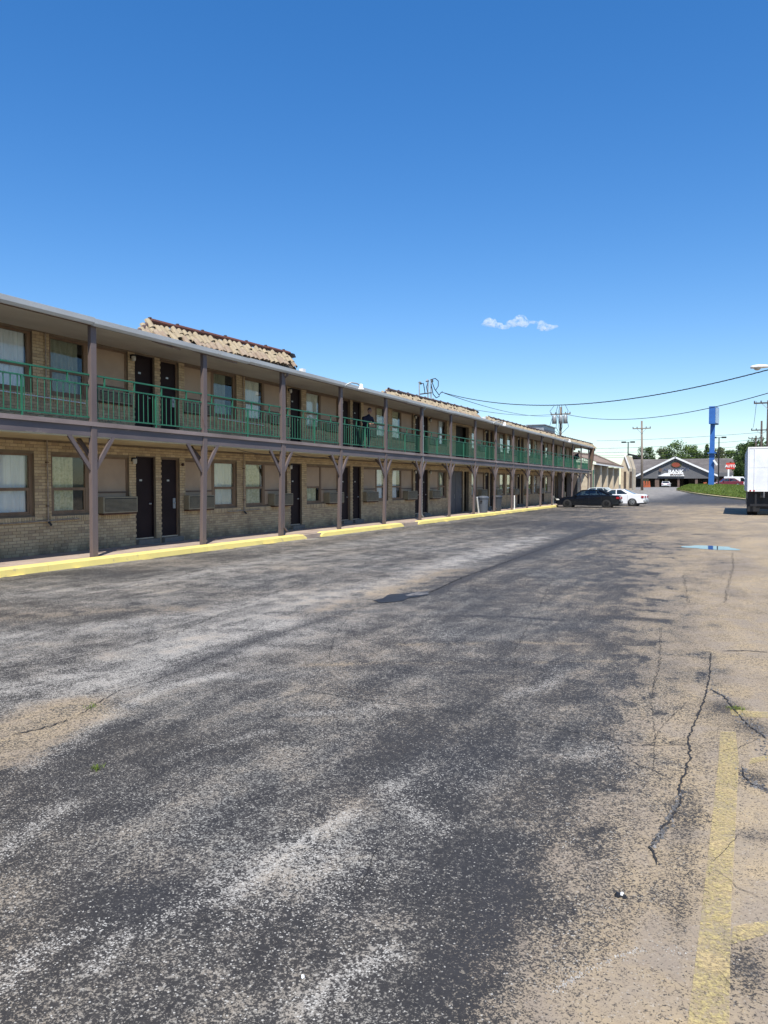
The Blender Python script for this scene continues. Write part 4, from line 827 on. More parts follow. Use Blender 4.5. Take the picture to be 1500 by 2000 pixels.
# ============================================================ TREES, POLES, BACKGROUND BUILDINGS
def tree(px, Y, ztop, wd, mats, label, seed, base=None, conifer=False):
    q = random.Random(seed); p = onY(px, 946, Y); g0 = 1.15; H = ztop - g0
    t = thing('conifer_tree' if conifer else 'leafy_tree', (p.x, Y, g0), label, 'tree', 'trees behind the bank')
    tr = MB().tube([(0, 0, 0), (0.1, 0, H * 0.4), (0, 0.1, H * 0.85)], [0.28, 0.2, 0.06], 7)
    for k in range(5):
        a = q.uniform(0, 6.28); z = H * q.uniform(0.3, 0.6); tr.tube([(0, 0, z), (math.cos(a) * wd * 0.3, math.sin(a) * wd * 0.3, z + H * 0.2)], [0.1, 0.03], 5)
    tr.build('trunk', M['bark'], t, local=True)
    mb = MB(); cl = []
    for k in range(46 if not conifer else 22):
        if conifer: z = H * (0.2 + 0.78 * k / 22); r = wd * 0.5 * (1 - (z / H) ** 1.3) * 1.1; a = q.uniform(0, 6.28); cl.append((r * 0.5 * math.cos(a), r * 0.5 * math.sin(a), z, r * 0.7 + 0.25))
        else:
            a = q.uniform(0, 6.28); z = H * q.uniform(0.32, 0.93); rr_ = wd * 0.5 * math.sqrt(max(0.05, 1 - ((z / H - 0.58) / 0.42) ** 2)); rad = rr_ * math.sqrt(q.random()) * 0.8; cl.append((rad * math.cos(a), rad * math.sin(a), z, wd * q.uniform(0.10, 0.19)))
    for cx, cy, cz, cr in cl:
        for i in range(80):
            u = Vector((q.gauss(0, 1), q.gauss(0, 1), q.gauss(0, 0.8))).normalized() * cr * q.uniform(0.5, 1.1); c = Vector((cx, cy, cz)) + u
            n = Vector((q.gauss(0, 1), q.gauss(0, 1), q.gauss(0, 1) + 0.6)).normalized(); a = n.orthogonal().normalized(); b = n.cross(a); s = q.uniform(0.14, 0.30)
            mb.quad(c - a * s, c - b * s * 0.6, c + a * s, c + b * s * 0.6)
    mb.build('crown', M[mats], t, local=True, fix=False)
def zt(py, Y, px=1350): return onY(px, py, Y).z
tree(1262, 235, zt(871, 235), 7.0, 'leaf_dark', 'dark bushy tree behind the utility pole left of the gable', 1)
tree(1297, 240, zt(872, 240), 6.5, 'leaf_olive', 'pale olive tree behind the left slope of the gable', 2)
tree(1322, 236, zt(862, 236), 9, 'leaf', 'tallest green tree just left of the gable peak', 3)
tree(1343, 238, zt(866, 238), 8, 'leaf', 'green tree just right of the gable peak', 4)
tree(1362, 240, zt(880, 240), 7, 'leaf_dark', 'low dark green tree between the gable and the blue sign', 5)
tree(1380, 232, zt(866, 232), 4.5, 'leaf_dark', 'narrow pointed conifer just left of the blue sign', 6, conifer=True)
tree(1402, 236, zt(874, 236), 5, 'leaf_olive', 'thin tree between the blue sign and the red sign', 7)
tree(1426, 238, zt(880, 238), 6, 'leaf', 'mid green tree above the red sign', 8)
tree(1458, 175, zt(868, 175), 5.5, 'leaf_dark', 'dense dark tree beside the white trailer', 9); tree(1449, 180, zt(900, 180), 4.0, 'leaf', 'broad low tree between the red sign and the trailer', 10)
tree(1470, 165, zt(862, 165), 7.5, 'leaf_dark', 'tall tree rising above the white trailer roof', 11)
tree(1243, 236, zt(886, 236), 4, 'leaf_dark', 'small dark tree low behind the brown-roofed building', 12)

def insulator(mb, x, y, z): mb.lathe([(0.05, 0), (0.08, 0.04), (0.05, 0.08), (0.08, 0.12), (0.03, 0.2)], (x, y, z), 8)
def utility_pole(px, Y, ytop, arms, label, mat='wood_pole', halfw=1.2, transformer=False, base=None, lean=0.0):
    p = onY(px, 946, Y); zb = zg(p.x, Y) if base is None else base; zt_ = onY(px, ytop, Y).z
    t = thing('utility_pole', (p.x, Y, zb), label, 'utility pole', 'wooden utility poles')
    MB().tube([(p.x + lean, Y, zb - 0.2), (p.x, Y, zt_)], [0.19, 0.12], 10).build('shaft', M[mat], t, smooth=True)
    for ya in arms:
        z = onY(px, ya, Y).z; MB().box(p.x - halfw, p.x + halfw, Y - 0.16, Y - 0.05, z - 0.07, z + 0.07).build('crossarm', M[mat], t)
        mb = MB()
        for s in (-0.95, -0.5, 0.5, 0.95): insulator(mb, p.x + s * halfw, Y - 0.1, z + 0.07)
        mb.build('insulators', M['bin_grey'], t, kind='stuff'); MB().bar((p.x - 0.6, Y - 0.12, z - 0.05), (p.x, Y - 0.15, z - 0.7), 0.04, 0.05).build('arm_brace', M['galv'], t); MB().bar((p.x + 0.6, Y - 0.12, z - 0.05), (p.x, Y - 0.15, z - 0.7), 0.04, 0.05).build('arm_brace', M['galv'], t)
    if transformer:
        z = onY(px, 828, Y).z
        for s in (-0.75, 0.65, 0.1): 
            MB().lathe([(0.0, 0), (0.27, 0.02), (0.27, 0.95), (0.2, 1.05), (0.0, 1.08)], (p.x + s, Y - (0.3 if s != 0.1 else 0.5), z), 14).build('transformer', M['galv'], t, smooth=True)
        for k in range(5): a = rr.uniform(-0.9, 0.9); MB().tube([(p.x + a, Y - 0.2, z + 2.3), (p.x + a * 1.6, Y - 0.4, z + 1.6), (p.x + a * 1.2, Y - 0.3, z + 0.9), (p.x + a * 1.7, Y - 0.3, z - 0.4), (p.x, Y - 0.2, z - 1.4)], 0.03, 5).build('jumper_cable', M['cable'], t)
    return Vector((p.x, Y, zt_))
pA = utility_pole(1094, 98, 795, [809], 'utility pole with grey transformers behind the motel roof', transformer=True, halfw=1.25)
pB = utility_pole(1252, 112, 822, [837], 'pale wooden utility pole standing left of the gabled bank', halfw=1.2, lean=0.15)
pC = utility_pole(1498, 88, 782, [787], 'nearest dark utility pole at the right edge above the trailer', mat='wood_dark', halfw=1.35)
pD = utility_pole(1485.5, 118, 822, [840], 'middle dark utility pole above the trailer at the right', mat='wood_dark', halfw=1.3)
pE = utility_pole(1475, 150, 851, [856], 'farthest dark utility pole just above the trailer roof corner', mat='wood_dark', halfw=1.2)
def lot_light(px, Y, ytop, label, hw=0.75):
    p = onY(px, 946, Y); z = onY(px, ytop, Y).z; zb = 1.1; t = thing('lot_light', (p.x, Y, zb), label, 'light pole', 'twin-head lot lights')
    MB().tube([(p.x, Y, zb), (p.x, Y, z)], [0.12, 0.09], 8).build('pole', M['black'], t); MB().bar((p.x - hw, Y, z), (p.x + hw, Y, z + 0.05), 0.08, 0.08).build('arm', M['black'], t)
    for s in (-1, 1): MB().box(p.x + s * hw - 0.38, p.x + s * hw + 0.38, Y - 0.3, Y + 0.3, z - 0.08, z + 0.16).build('lamp_head', M['black'], t, bevel=0.04)
lot_light(1226, 140, 864, 'twin-head lot light between the brown roof and the pale utility pole'); lot_light(1403, 140, 855, 'twin-head lot light just right of the blue sign pole')
# dark floodlight cluster
p = onY(1236, 890, 130); t = thing('floodlight_cluster', (p.x, 130, 1.1), 'dark angled floodlights on a short pole beside the pale utility pole', 'floodlight')
MB().tube([(p.x, 130, 1.1), (p.x, 130, p.z)], 0.08, 8).build('pole', M['black'], t); MB().bar((p.x - 0.7, 130, p.z + 0.25), (p.x + 0.7, 130, p.z - 0.1), 0.3, 0.28).build('lamp_head', M['black'], t); MB().bar((p.x + 0.3, 130, p.z - 0.2), (p.x + 1.5, 130, p.z - 0.5), 0.3, 0.2).build('lamp_head', M['black'], t)

# wires
def wire(a, b, sag, r, label, n=28, grp=None, twist=0):
    a, b = Vector(a), Vector(b); mb = MB(); pts = [a.lerp(b, i / n) - Vector((0, 0, 4 * sag * (i / n) * (1 - i / n))) for i in range(n + 1)]; o = None
    if twist:
        for ph_ in range(3):
            mb.tube([p + Vector((0, math.cos(i * 1.1 + ph_ * 2.1) * r, math.sin(i * 1.1 + ph_ * 2.1) * r)) for i, p in enumerate([a.lerp(b, j / 150) - Vector((0, 0, 4 * sag * (j / 150) * (1 - j / 150))) for j in range(151)])], r * 0.75, 5)
    else: mb.tube(pts, r, 6)
    return tag(mb.build('overhead_wire', M['cable']), label, 'overhead wire', grp)
LP = Vector((2.35, 27.0, 0)); lampz = onY(1490, 726, 27.5).z
wire(onX(863, 766, -15.65), (onY(1505, 721, 28).x, 28.0, onY(1505, 721, 28).z), 0.95, 0.013, 'thick twisted service cable sagging from the motel roof to the right edge', twist=1)
pe = onY(1520, 762, 60); wire(onY(1105, 809, 97.9), pe, 1.25, 0.030, 'long single wire from the transformer pole to the right edge')
wire(onX(905, 796, -20.0), onY(1079, 809, 97.9), 0.35, 0.02, 'faint thin wire between the motel roof and the transformer pole')
wire(onX(868, 768, -16.0), onY(1080, 812, 97.9), 0.5, 0.018, 'faint lower thin wire between the roof masts and the transformer pole')
for i, (yl, yr, s) in enumerate(((876, 850, 0.5), (884, 862, 0.5), (890, 868, 0.6), (893, 877, 0.6), (861, 838, 0.4))):
    a = onY(1165, yl, 175); b = onY(1560, yr, 165); wire(a, b, s, 0.032, ('street wire crossing behind the bank, ' + ['second highest', 'middle one', 'second lowest', 'lowest', 'highest'][i] + ' of five'), grp='street wires behind the bank')
for s in (-1.1, 1.1):
    zC = onY(1498, 787, 88).z; zD = onY(1485, 840, 118).z; wire((pC.x + s, 88, zC + 0.2), (pD.x + s, 118, zD + 0.2), 0.5, 0.02, 'wire between the two nearer dark poles, ' + ('left' if s < 0 else 'right') + ' end of the crossarms')

# cobra-head street lamp at right edge
hd = onY(1486, 719, 27.2); t = thing('street_lamp', (3.4, 27.2, 0.0), 'white cobra-head street lamp poking in at the right edge', 'street lamp')
MB().tube([(3.4, 27.2, 0), (3.4, 27.2, hd.z + 0.4)], [0.1, 0.07], 12).build('pole', M['galv'], t, smooth=True)
MB().tube([(3.4, 27.2, hd.z + 0.15), (hd.x + 0.8, 27.2, hd.z + 0.08), (hd.x + 0.25, 27.2, hd.z - 0.02)], 0.035, 8).build('arm', M['galv'], t)
hb = MB(); n = 9; rings = []
for i in range(n):
    u = i / (n - 1); x = hd.x - 0.30 + 0.62 * u; wv = 0.13 * math.sin(math.pi * (0.12 + 0.78 * u) ** 0.8) + 0.03; hb.v += [(x, 27.2 + wv * math.cos(a), hd.z + 0.03 + (0.085 if math.sin(a) > 0 else 0.035) * math.sin(a) * (wv / 0.15)) for a in [2 * math.pi * j / 12 for j in range(12)]]
for i in range(n - 1):
    for j in range(12): q = (j + 1) % 12; hb.f.append((i * 12 + j, i * 12 + q, i * 12 + 12 + q, i * 12 + 12 + j))
hb.f += [tuple(range(12)), tuple(range((n - 1) * 12, n * 12))]; hb.build('lamp_head', M['white'], t, smooth=True)
lens = MB(); lens.lathe([(0.0, -0.07), (0.06, -0.055), (0.10, -0.02), (0.10, 0.0)], (hd.x - 0.10, 27.2, hd.z + 0.0), 12); lens.build('lens', M['lampglass'], t, smooth=True)

# brown-roofed stone building past the motel
ob = thing('stone_building', (-15, 92, 0.8), 'small building with brown shingle roof and pale stone piers past the motel', 'building')
e0, e1 = onX(1157, 908, -14.6), onX(1212, 915, -14.6); YA, YB = e0.y, e1.y; ZEv = 4.3
ZRg = onX(1172, 893, -19).z - 0.3
ro = MB(); ro.quad((-14.2, YA, ZEv), (-14.2, YB, ZEv), (-19, YB + 6, ZRg + 0.6), (-19, YA, ZRg + 0.1)); ro.quad((-14.2, YA, ZEv - 0.15), (-14.2, YB, ZEv - 0.15), (-14.2, YB, ZEv), (-14.2, YA, ZEv)); ro.quad((-19, YA, ZRg), (-24, YA, ZEv), (-24, YB, ZEv), (-19, YB + 6, ZRg + 0.6)); rf = ro.build('roof', M['brown_shingle'], ob, fix=False)
sh = MB(); nrow = 14
for r in range(nrow):
    a, b = r / nrow, (r + 1) / nrow; y = YA
    while y < YB + 6 * a:
        L_ = rr.uniform(0.5, 1.1); x0, x1 = -14.2 - 4.8 * a, -14.2 - 4.8 * b; z0, z1 = ZEv + (ZRg + .1 - ZEv) * a, ZEv + (ZRg + .1 - ZEv) * b; k0 = 0.5 * (y - YA) / (YB - YA)
        sh.quad((x0, y, z0 + 0.035 + k0 * a), (x0, min(y + L_, YB + 6 * a), z0 + 0.035 + k0 * a), (x1, min(y + L_, YB + 6 * a), z1 + 0.02 + k0 * b), (x1, y, z1 + 0.02 + k0 * b)); y += L_
sh.build('shingles', M['brown_shingle'], rf, kind='stuff', fix=False)
MB().box(-24, -16.2, YA, YB, 0, ZEv).build('back_wall', M['dkbrown'], ob); MB().box(-14.25, -14.15, YA - 0.1, YB, ZEv - 0.3, ZEv - 0.152).build('fascia', M['white'], ob)
n = 5
for i in range(n):
    y = YA + (YB - YA) * i / (n - 0.4); MB().box(-16.2, -14.5, y, y + (1.1 if i else 0.9), 0, ZEv - 0.3).build('pier', M['creambrick'], ob)
    MB().box(-16.19, -16.1, y + 1.3, y + (YB - YA) / (n - 0.4) - 0.2, 0.9, ZEv - 0.8).build('window', M['carglass'], ob)
wa, wb = onY(1212, 946, YB + 1), onY(1228, 946, YB + 1)
wz0 = onY(1214, 893, YB + 1).z; wg = MB(); wg.prism([(wa.x, 0), (wb.x, 0), (wb.x, onY(1227, 915, YB + 1).z), (wa.x + 0.55, onY(1221, 889, YB + 1).z), (wa.x, onY(1213, 910, YB + 1).z)], 'y', YB + 1, YB + 9); wg.build('end_wing', M['creambrick'], ob)
MB().bar((wa.x + 0.5, YB + 0.9, onY(1221, 887, YB + 1).z), (wb.x + 0.1, YB + 0.9, onY(1228, 915, YB + 1).z), 0.2, 0.16).build('barge_board', M['white'], ob)
for i in range(2): x = wa.x + 0.45 + i * 0.75; MB().box(x, x + 0.3, YB + 0.93, YB + 0.995, 1.3, 3.6).build('window', M['dkbrown'], ob)

# gabled bank across the lot
YBk = 200.0
bk = thing('bank_building', (onY(1325, 946, YBk).x, YBk, 1.15), 'low grey bank with white-edged gable, round red logo and dark drive-through canopy', 'bank')
def B(px, py, Y=YBk): v = onY(px, py, Y); return (v.x, v.z)
g0_ = 1.0
mb = MB(); mb.prism([B(1240, 931), B(1319, 894), B(1402, 931), B(1402, 934.5), B(1240, 934.5)], 'y', YBk, YBk + 1.0); gb = mb.build('gable', M['gable'], bk)
for (a, b) in ((B(1239, 931.5), B(1319.5, 893.0)), (B(1403, 929.5), B(1318.5, 893.0))):
    MB().bar((a[0], YBk - 0.25, a[1]), (b[0], YBk - 0.25, b[1]), 0.6, 0.40).build('barge_board', M['white'], bk)
rm = MB()
for (x0, x1) in ((1228, 1320), (1318, 1441)):
    a = B(x0, 931, YBk + 2); b = B(x1, 931, YBk + 2); tt = B(x0 + 2, 897, YBk + 12); t2 = B(x1 - 2, 897, YBk + 12)
    rm.quad((a[0], YBk + 2, a[1]), (b[0], YBk + 2, b[1]), (t2[0], YBk + 12, t2[1]), (tt[0], YBk + 12, tt[1]))
a = B(1228, 931, YBk + 2); b = B(1441, 931, YBk + 2); c0_, c1_ = B(1230, 897, YBk + 12), B(1439, 897, YBk + 12); rm.quad((a[0], YBk + 22, a[1]), (b[0], YBk + 22, b[1]), (c1_[0], YBk + 12.01, c1_[1] - 0.01), (c0_[0], YBk + 12.01, c0_[1] - .01)); rf = rm.build('roof', M['shingle'], bk, fix=False)
sh = MB()
for r in range(16):
    a_, b_ = r / 16, (r + 1) / 16; x = B(1228, 931, YBk + 2)[0]; xe = B(1441, 931, YBk + 2)[0]; zA = B(1300, 931, YBk + 2)[1]; zB = B(1300, 897, YBk + 12)[1]
    while x < xe:
        L_ = rr.uniform(0.8, 2.2); z0, z1 = zA + (zB - zA) * a_, zA + (zB - zA) * b_; y0_, y1_ = YBk + 2 + 10 * a_, YBk + 2 + 10 * b_
        sh.quad((x, y0_, z0 + 0.07), (min(x + L_, xe), y0_, z0 + 0.07), (min(x + L_, xe), y1_, z1 + 0.03), (x, y1_, z1 + 0.03)); x += L_
sh.build('shingles', M['shingle'], rf, kind='stuff', fix=False)
a = B(1229, 946, YBk + 5); b = B(1440, 946, YBk + 5); MB().box(a[0], b[0], YBk + 9, YBk + 20, g0_, a[1] + 1.8).build('front_wall', M['dkbrown'], bk)
MB().box(B(1228, 931, YBk + 2)[0], B(1441, 931, YBk + 2)[0], YBk + 1.9, YBk + 2.4, B(1, 936, YBk + 2)[1], B(1, 931, YBk + 2)[1]).build('eave_board', M['gable'], bk)
for px, wpx in ((1283, 8), (1325, 4), (1360, 5), (1236, 3), (1400, 4), (1432, 4)):
    a = B(px - wpx / 2, 946); b = B(px + wpx / 2, 946); MB().box(a[0], b[0], YBk + 0.2, YBk + 0.9, g0_, B(px, 934)[1]).build('pier', M['pier'], bk)
for px in (1262, 1300, 1340, 1375, 1420): a = B(px - 5, 940, YBk + 8.9); b = B(px + 5, 940, YBk + 8.9); MB().box(a[0], b[0], YBk + 8.9, YBk + 8.98, 1.6, 3.2).build('window', M['carglass'], bk)
a = B(1285, 930); MB().prism([B(1285, 930), B(1299, 924), B(1333, 924), B(1337, 930)], 'y', YBk - 0.35, YBk - 0.05).build('entry_canopy', M['white'], bk)
MB().box(B(1299.5, 1)[0], B(1304.5, 1)[0], YBk - 0.40, YBk - 0.352, B(1, 929.5)[1], B(1, 925.5)[1]).build('canopy_vent', M['pier'], bk)
cx, cz = B(1321, 907.5); ov = MB(); ov.v = [(cx + 1.25 * math.cos(i * math.pi / 12), YBk - 0.10, cz + 0.78 * math.sin(i * math.pi / 12)) for i in range(24)]; ov.v += [(x, y + 0.09, z) for x, y, z in ov.v]; ov.f = [tuple(range(24)), tuple(range(24, 48))] + [(i, (i + 1) % 24, 24 + (i + 1) % 24, 24 + i) for i in range(24)]; lg = ov.build('logo_ring', M['olive'], bk)
ov2 = MB(); ov2.v = [(cx - 0.1 + 0.95 * math.cos(i * math.pi / 12), YBk - 0.16, cz - 0.05 + 0.55 * math.sin(i * math.pi / 12)) for i in range(24)]; ov2.v += [(x, y + 0.055, z) for x, y, z in ov2.v]; ov2.f = list(ov.f); ov2.build('logo_disc', M['oval'], lg)
def letters(s, px, py, Y, size, m, par, ext=0.03, bold=0.0, sx=1.0):
    v = onY(px, py, Y); o = bpy.data.objects.new('lettering', text_mesh('lettering', s, size, m, ext, bold)); COL.objects.link(o); o.parent = par; o.location = v - wloc(par); o.rotation_euler = (math.pi / 2, 0, 0); o.scale = (sx, 1, 1); return o
letters('BANK', 1320, 921.5, YBk - 0.1, 1.25, M['white'], bk, 0.05, 0.04, 1.05); letters('ALL CREST', 1321, 917, YBk - 0.05, 0.95, M['faint'], bk, 0.03, 0.01, 1.35); letters('BRANCH', 1321, 927, YBk - 0.40, 0.5, M['pier'], bk, 0.03, 0.01, 1.4)
# orange barriers near the pole
for k, px in enumerate((1258, 1263, 1268)):
    v = onY(px, 946, 185 + k); tag(MB().prism([(v.x - 0.3, 1.1), (v.x + 0.3, 1.1), (v.x + 0.12, 2.6), (v.x - 0.12, 2.6)], 'y', v.y - 0.2, v.y + 0.2).build('traffic_barrier', M['orange']), 'orange barrier in front of the bank, ' + ['left', 'middle', 'right'][k] + ' of three', 'barrier', 'orange barriers by the bank')

# blue pylon sign
YS = 116.0; v0 = onY(1377.5, 946, YS); zS = zg(v0.x, YS)
bs = thing('pylon_sign', (onY(1386, 946, YS).x, YS, zS), 'tall plain blue pylon sign on a square blue column by the grass', 'pylon sign')
l, r_ = onY(1379.5, 946, YS).x, onY(1391.5, 946, YS).x; zt0 = onY(1390, 795, YS).z; zb0 = onY(1390, 829, YS).z
a, b = onY(1382.5, 946, YS - 1.2).x, onY(1394.5, 946, YS - 1.2).x
sx_ = 0.42; MB().prism([(a, YS - 1.2), (b, YS - 1.2), (b + sx_, YS + 1.4), (a + sx_, YS + 1.4)], 'z', zb0, zt0).build('sign_box', M['blue'], bs, bevel=0.03); MB().prism([(b + 0.05, YS - 1.0), (b + 0.09, YS - 1.0), (b + sx_ + 0.04, YS + 1.25), (b + sx_, YS + 1.25)], 'z', zb0 + 0.15, zt0 - 0.15).build('sign_face', M['blue_face'], bs)
pc = MB(); hw_t, hw_b = 0.29, 0.37; cxs = onY(1390.3, 946, YS).x; cxb = onY(1388.8, 946, YS).x; pc.v = [(cxb - hw_b, YS - .45, zS - 0.5), (cxb + hw_b, YS - .45, zS - 0.5), (cxb + hw_b, YS + .45, zS - 0.5), (cxb - hw_b, YS + .45, zS - 0.5), (cxs - hw_t, YS - .4, zb0), (cxs + hw_t, YS - .4, zb0), (cxs + hw_t, YS + .4, zb0), (cxs - hw_t, YS + .4, zb0)]; pc.f = [(0, 3, 2, 1), (4, 5, 6, 7), (0, 1, 5, 4), (1, 2, 6, 5), (2, 3, 7, 6), (3, 0, 4, 7)]; pc.build('column', M['blue'], bs)
zz = onY(1387, 886, YS).z; MB().box(cxb - 0.5, cxb + 0.62, YS - 0.75, YS - 0.1, zz, zz + 0.12).build('bracket', M['blue'], bs); MB().bar((cxb + 0.3, YS - 0.7, zz - 0.9), (cxb + 0.75, YS - 0.7, zz - 1.6), 0.2, 0.25).build('lamp', M['white'], bs)
# red sign
YR = 150.0; v = onY(1427, 946, YR); rs = thing('red_sign', (v.x, YR, 1.1), 'red rectangular sign with white lettering on a white post', 'sign')
MB().box(onY(1417.5, 946, YR).x, onY(1434.5, 946, YR).x, YR - 0.15, YR + 0.15, onY(1427, 916.5, YR).z, onY(1427, 904, YR).z).build('sign_board', M['red'], rs, bevel=0.03)
px_ = onY(1422.5, 946, YR).x; MB().box(px_ - 0.13, px_ + 0.13, YR - 0.13, YR + 0.13, 1.0, onY(1427, 916.6, YR).z).build('sign_post', M['white'], rs); letters('AUTO', 1426.5, 910.5, YR - 0.17, 0.62, M['white'], rs, 0.02, 0.02)
v = onY(1430, 946, 152); tag(MB().tube([(v.x, 152, 1.0), (v.x, 152, onY(1430, 929, 152).z)], 0.14, 8).build('white_post', M['white']), 'short white post to the right of the red sign post', 'post')

# grass bank with faded kerb
kpts = [(1321, 958.0), (1335, 961), (1352, 964.5), (1375, 968), (1400, 971), (1425, 974), (1448, 976.5), (1480, 980)]
kp = [onG(*p) for p in kpts]; km = MB()
def kerb_run(pts, mat, nm, par=None):
    m_ = MB(); fine = []
    for a, b in zip(pts[:-1], pts[1:]):
        for i in range(6): fine.append(a.lerp(b, i / 6))
    fine.append(pts[-1]); prev = None
    for i, p in enumerate(fine):
        d = (fine[min(i + 1, len(fine) - 1)] - fine[max(i - 1, 0)]); d.z = 0; d.normalize(); s = Vector((-d.y, d.x, 0)); s = s if s.y > 0 else -s; g_ = zg(p.x, p.y)
        ring = [Vector((p.x, p.y, g_ - 0.1)), Vector((p.x, p.y, g_ + 0.15)), Vector((p.x, p.y, g_ + 0.16)) + s * 0.35, Vector((p.x, p.y, g_ - 0.1)) + s * 0.35]
        if prev: 
            for j in range(3): m_.quad(prev[j], prev[j + 1], ring[j + 1], ring[j])
        prev = ring
    return m_.build(nm, mat, par, fix=False)
tag(kerb_run(kp, M['kerb_cream'], 'grass_kerb'), 'faded yellow kerb curving round the grass bank', None, None, 'structure')
gm = MB(); rows = []; far = [onG(1330, 957), onY(1340, 946, 128), onY(1355, 946, 140), onY(1378, 946, 146), onY(1402, 946, 146), onY(1426, 946, 140), onY(1450, 946, 132), onY(1480, 946, 120)]
NR = 14; grass_pts = []
def grass_h(u, v):    # u along kerb 0..1, v 0..1 inward
    i = min(int(u * 7), 6); f_ = u * 7 - i; a = kp[i].lerp(kp[i + 1], f_); b = far[i].lerp(far[i + 1], f_); p = a.lerp(b, v); p = Vector((p.x, p.y, 0)); h = 0.16 + 0.50 * math.sin(math.pi * min(1, v * 1.1)) ** 0.8 * min(1, u * 4 + 0.1) + 0.05 * mnoise.noise(Vector((p.x * 0.4, p.y * 0.4, 0)))
    p.z = zg(p.x, p.y) + h * (1 if v < 0.98 else 0.0); return p
K = 40; grid = [[grass_h(i / K, 0.02 + 0.98 * j / NR) for j in range(NR + 1)] for i in range(K + 1)]
for i in range(K):
    for j in range(NR): gm.quad(grid[i][j], grid[i + 1][j], grid[i + 1][j + 1], grid[i][j + 1])
gs = gm.build('grass_bank', M['turf'], smooth=True, fix=False); tag(gs, 'green grass bank around the blue sign', None, None, 'structure')
gb_ = MB(); q = random.Random(9)
for i in range(14000):
    p = grass_h(q.random(), q.random() ** 1.3 * 0.9 + 0.02); h = q.uniform(0.08, 0.2); a = q.uniform(0, 6.28); s = Vector((math.cos(a), math.sin(a), 0)) * 0.035; l_ = Vector((q.gauss(0, 0.05), q.gauss(0, 0.05), h)); gb_.quad(p - s, p + s, p + l_)
tag(gb_.build('grass', M['grass'], fix=False), 'uneven mown grass on the bank below the blue sign', 'grass', None, 'stuff')
fb = MB()
for i in range(60):
    p = onY(q.uniform(1374, 1380), 946, 122 + q.uniform(0, 3)); fb.lathe([(0.0, 0), (0.06, 0.03), (0.0, 0.08)], (p.x, p.y, 1.75 + q.uniform(0, 0.35)), 5)
tag(fb.build('orange_flowers', M['orange'], fix=False), 'small clump of orange flowers at the foot of the blue sign', 'flowers', None, 'stuff')

# ============================================================ VEHICLES
def wheel(t, x, y, r=0.32, w=0.21, rim='galv', spokes=5):
    o = 1 if y > 0 else -1
    ty = MB().lathe([(r * 0.62, -w / 2), (r * 0.93, -w / 2), (r, -w * 0.36), (r, w * 0.36), (r * 0.93, w / 2), (r * 0.62, w / 2)], (x, y, r), 24, 'y').build('wheel', M['rubber'], t, local=True, smooth=False)
    rm_ = MB(); rm_.lathe([(r * 0.64, 0), (r * 0.64, o * 0.012), (r * 0.56, o * 0.02), (r * 0.54, -o * 0.02), (0.0, -o * 0.02)], (x, y + o * w / 2, r), 20, 'y')
    for k in range(spokes):
        a = 2 * math.pi * k / spokes; rm_.bar((x + 0.04 * math.cos(a), y + o * (w / 2 + 0.004), r + 0.04 * math.sin(a)), (x + r * 0.58 * math.cos(a), y + o * (w / 2 + 0.008), r + r * 0.58 * math.sin(a)), 0.05, 0.03)
    rm_.lathe([(0.05, 0), (0.04, o * 0.03), (0, o * 0.032)], (x, y + o * w / 2, r), 10, 'y'); b = rm_.build('rim', M[rim], ty, local=True)
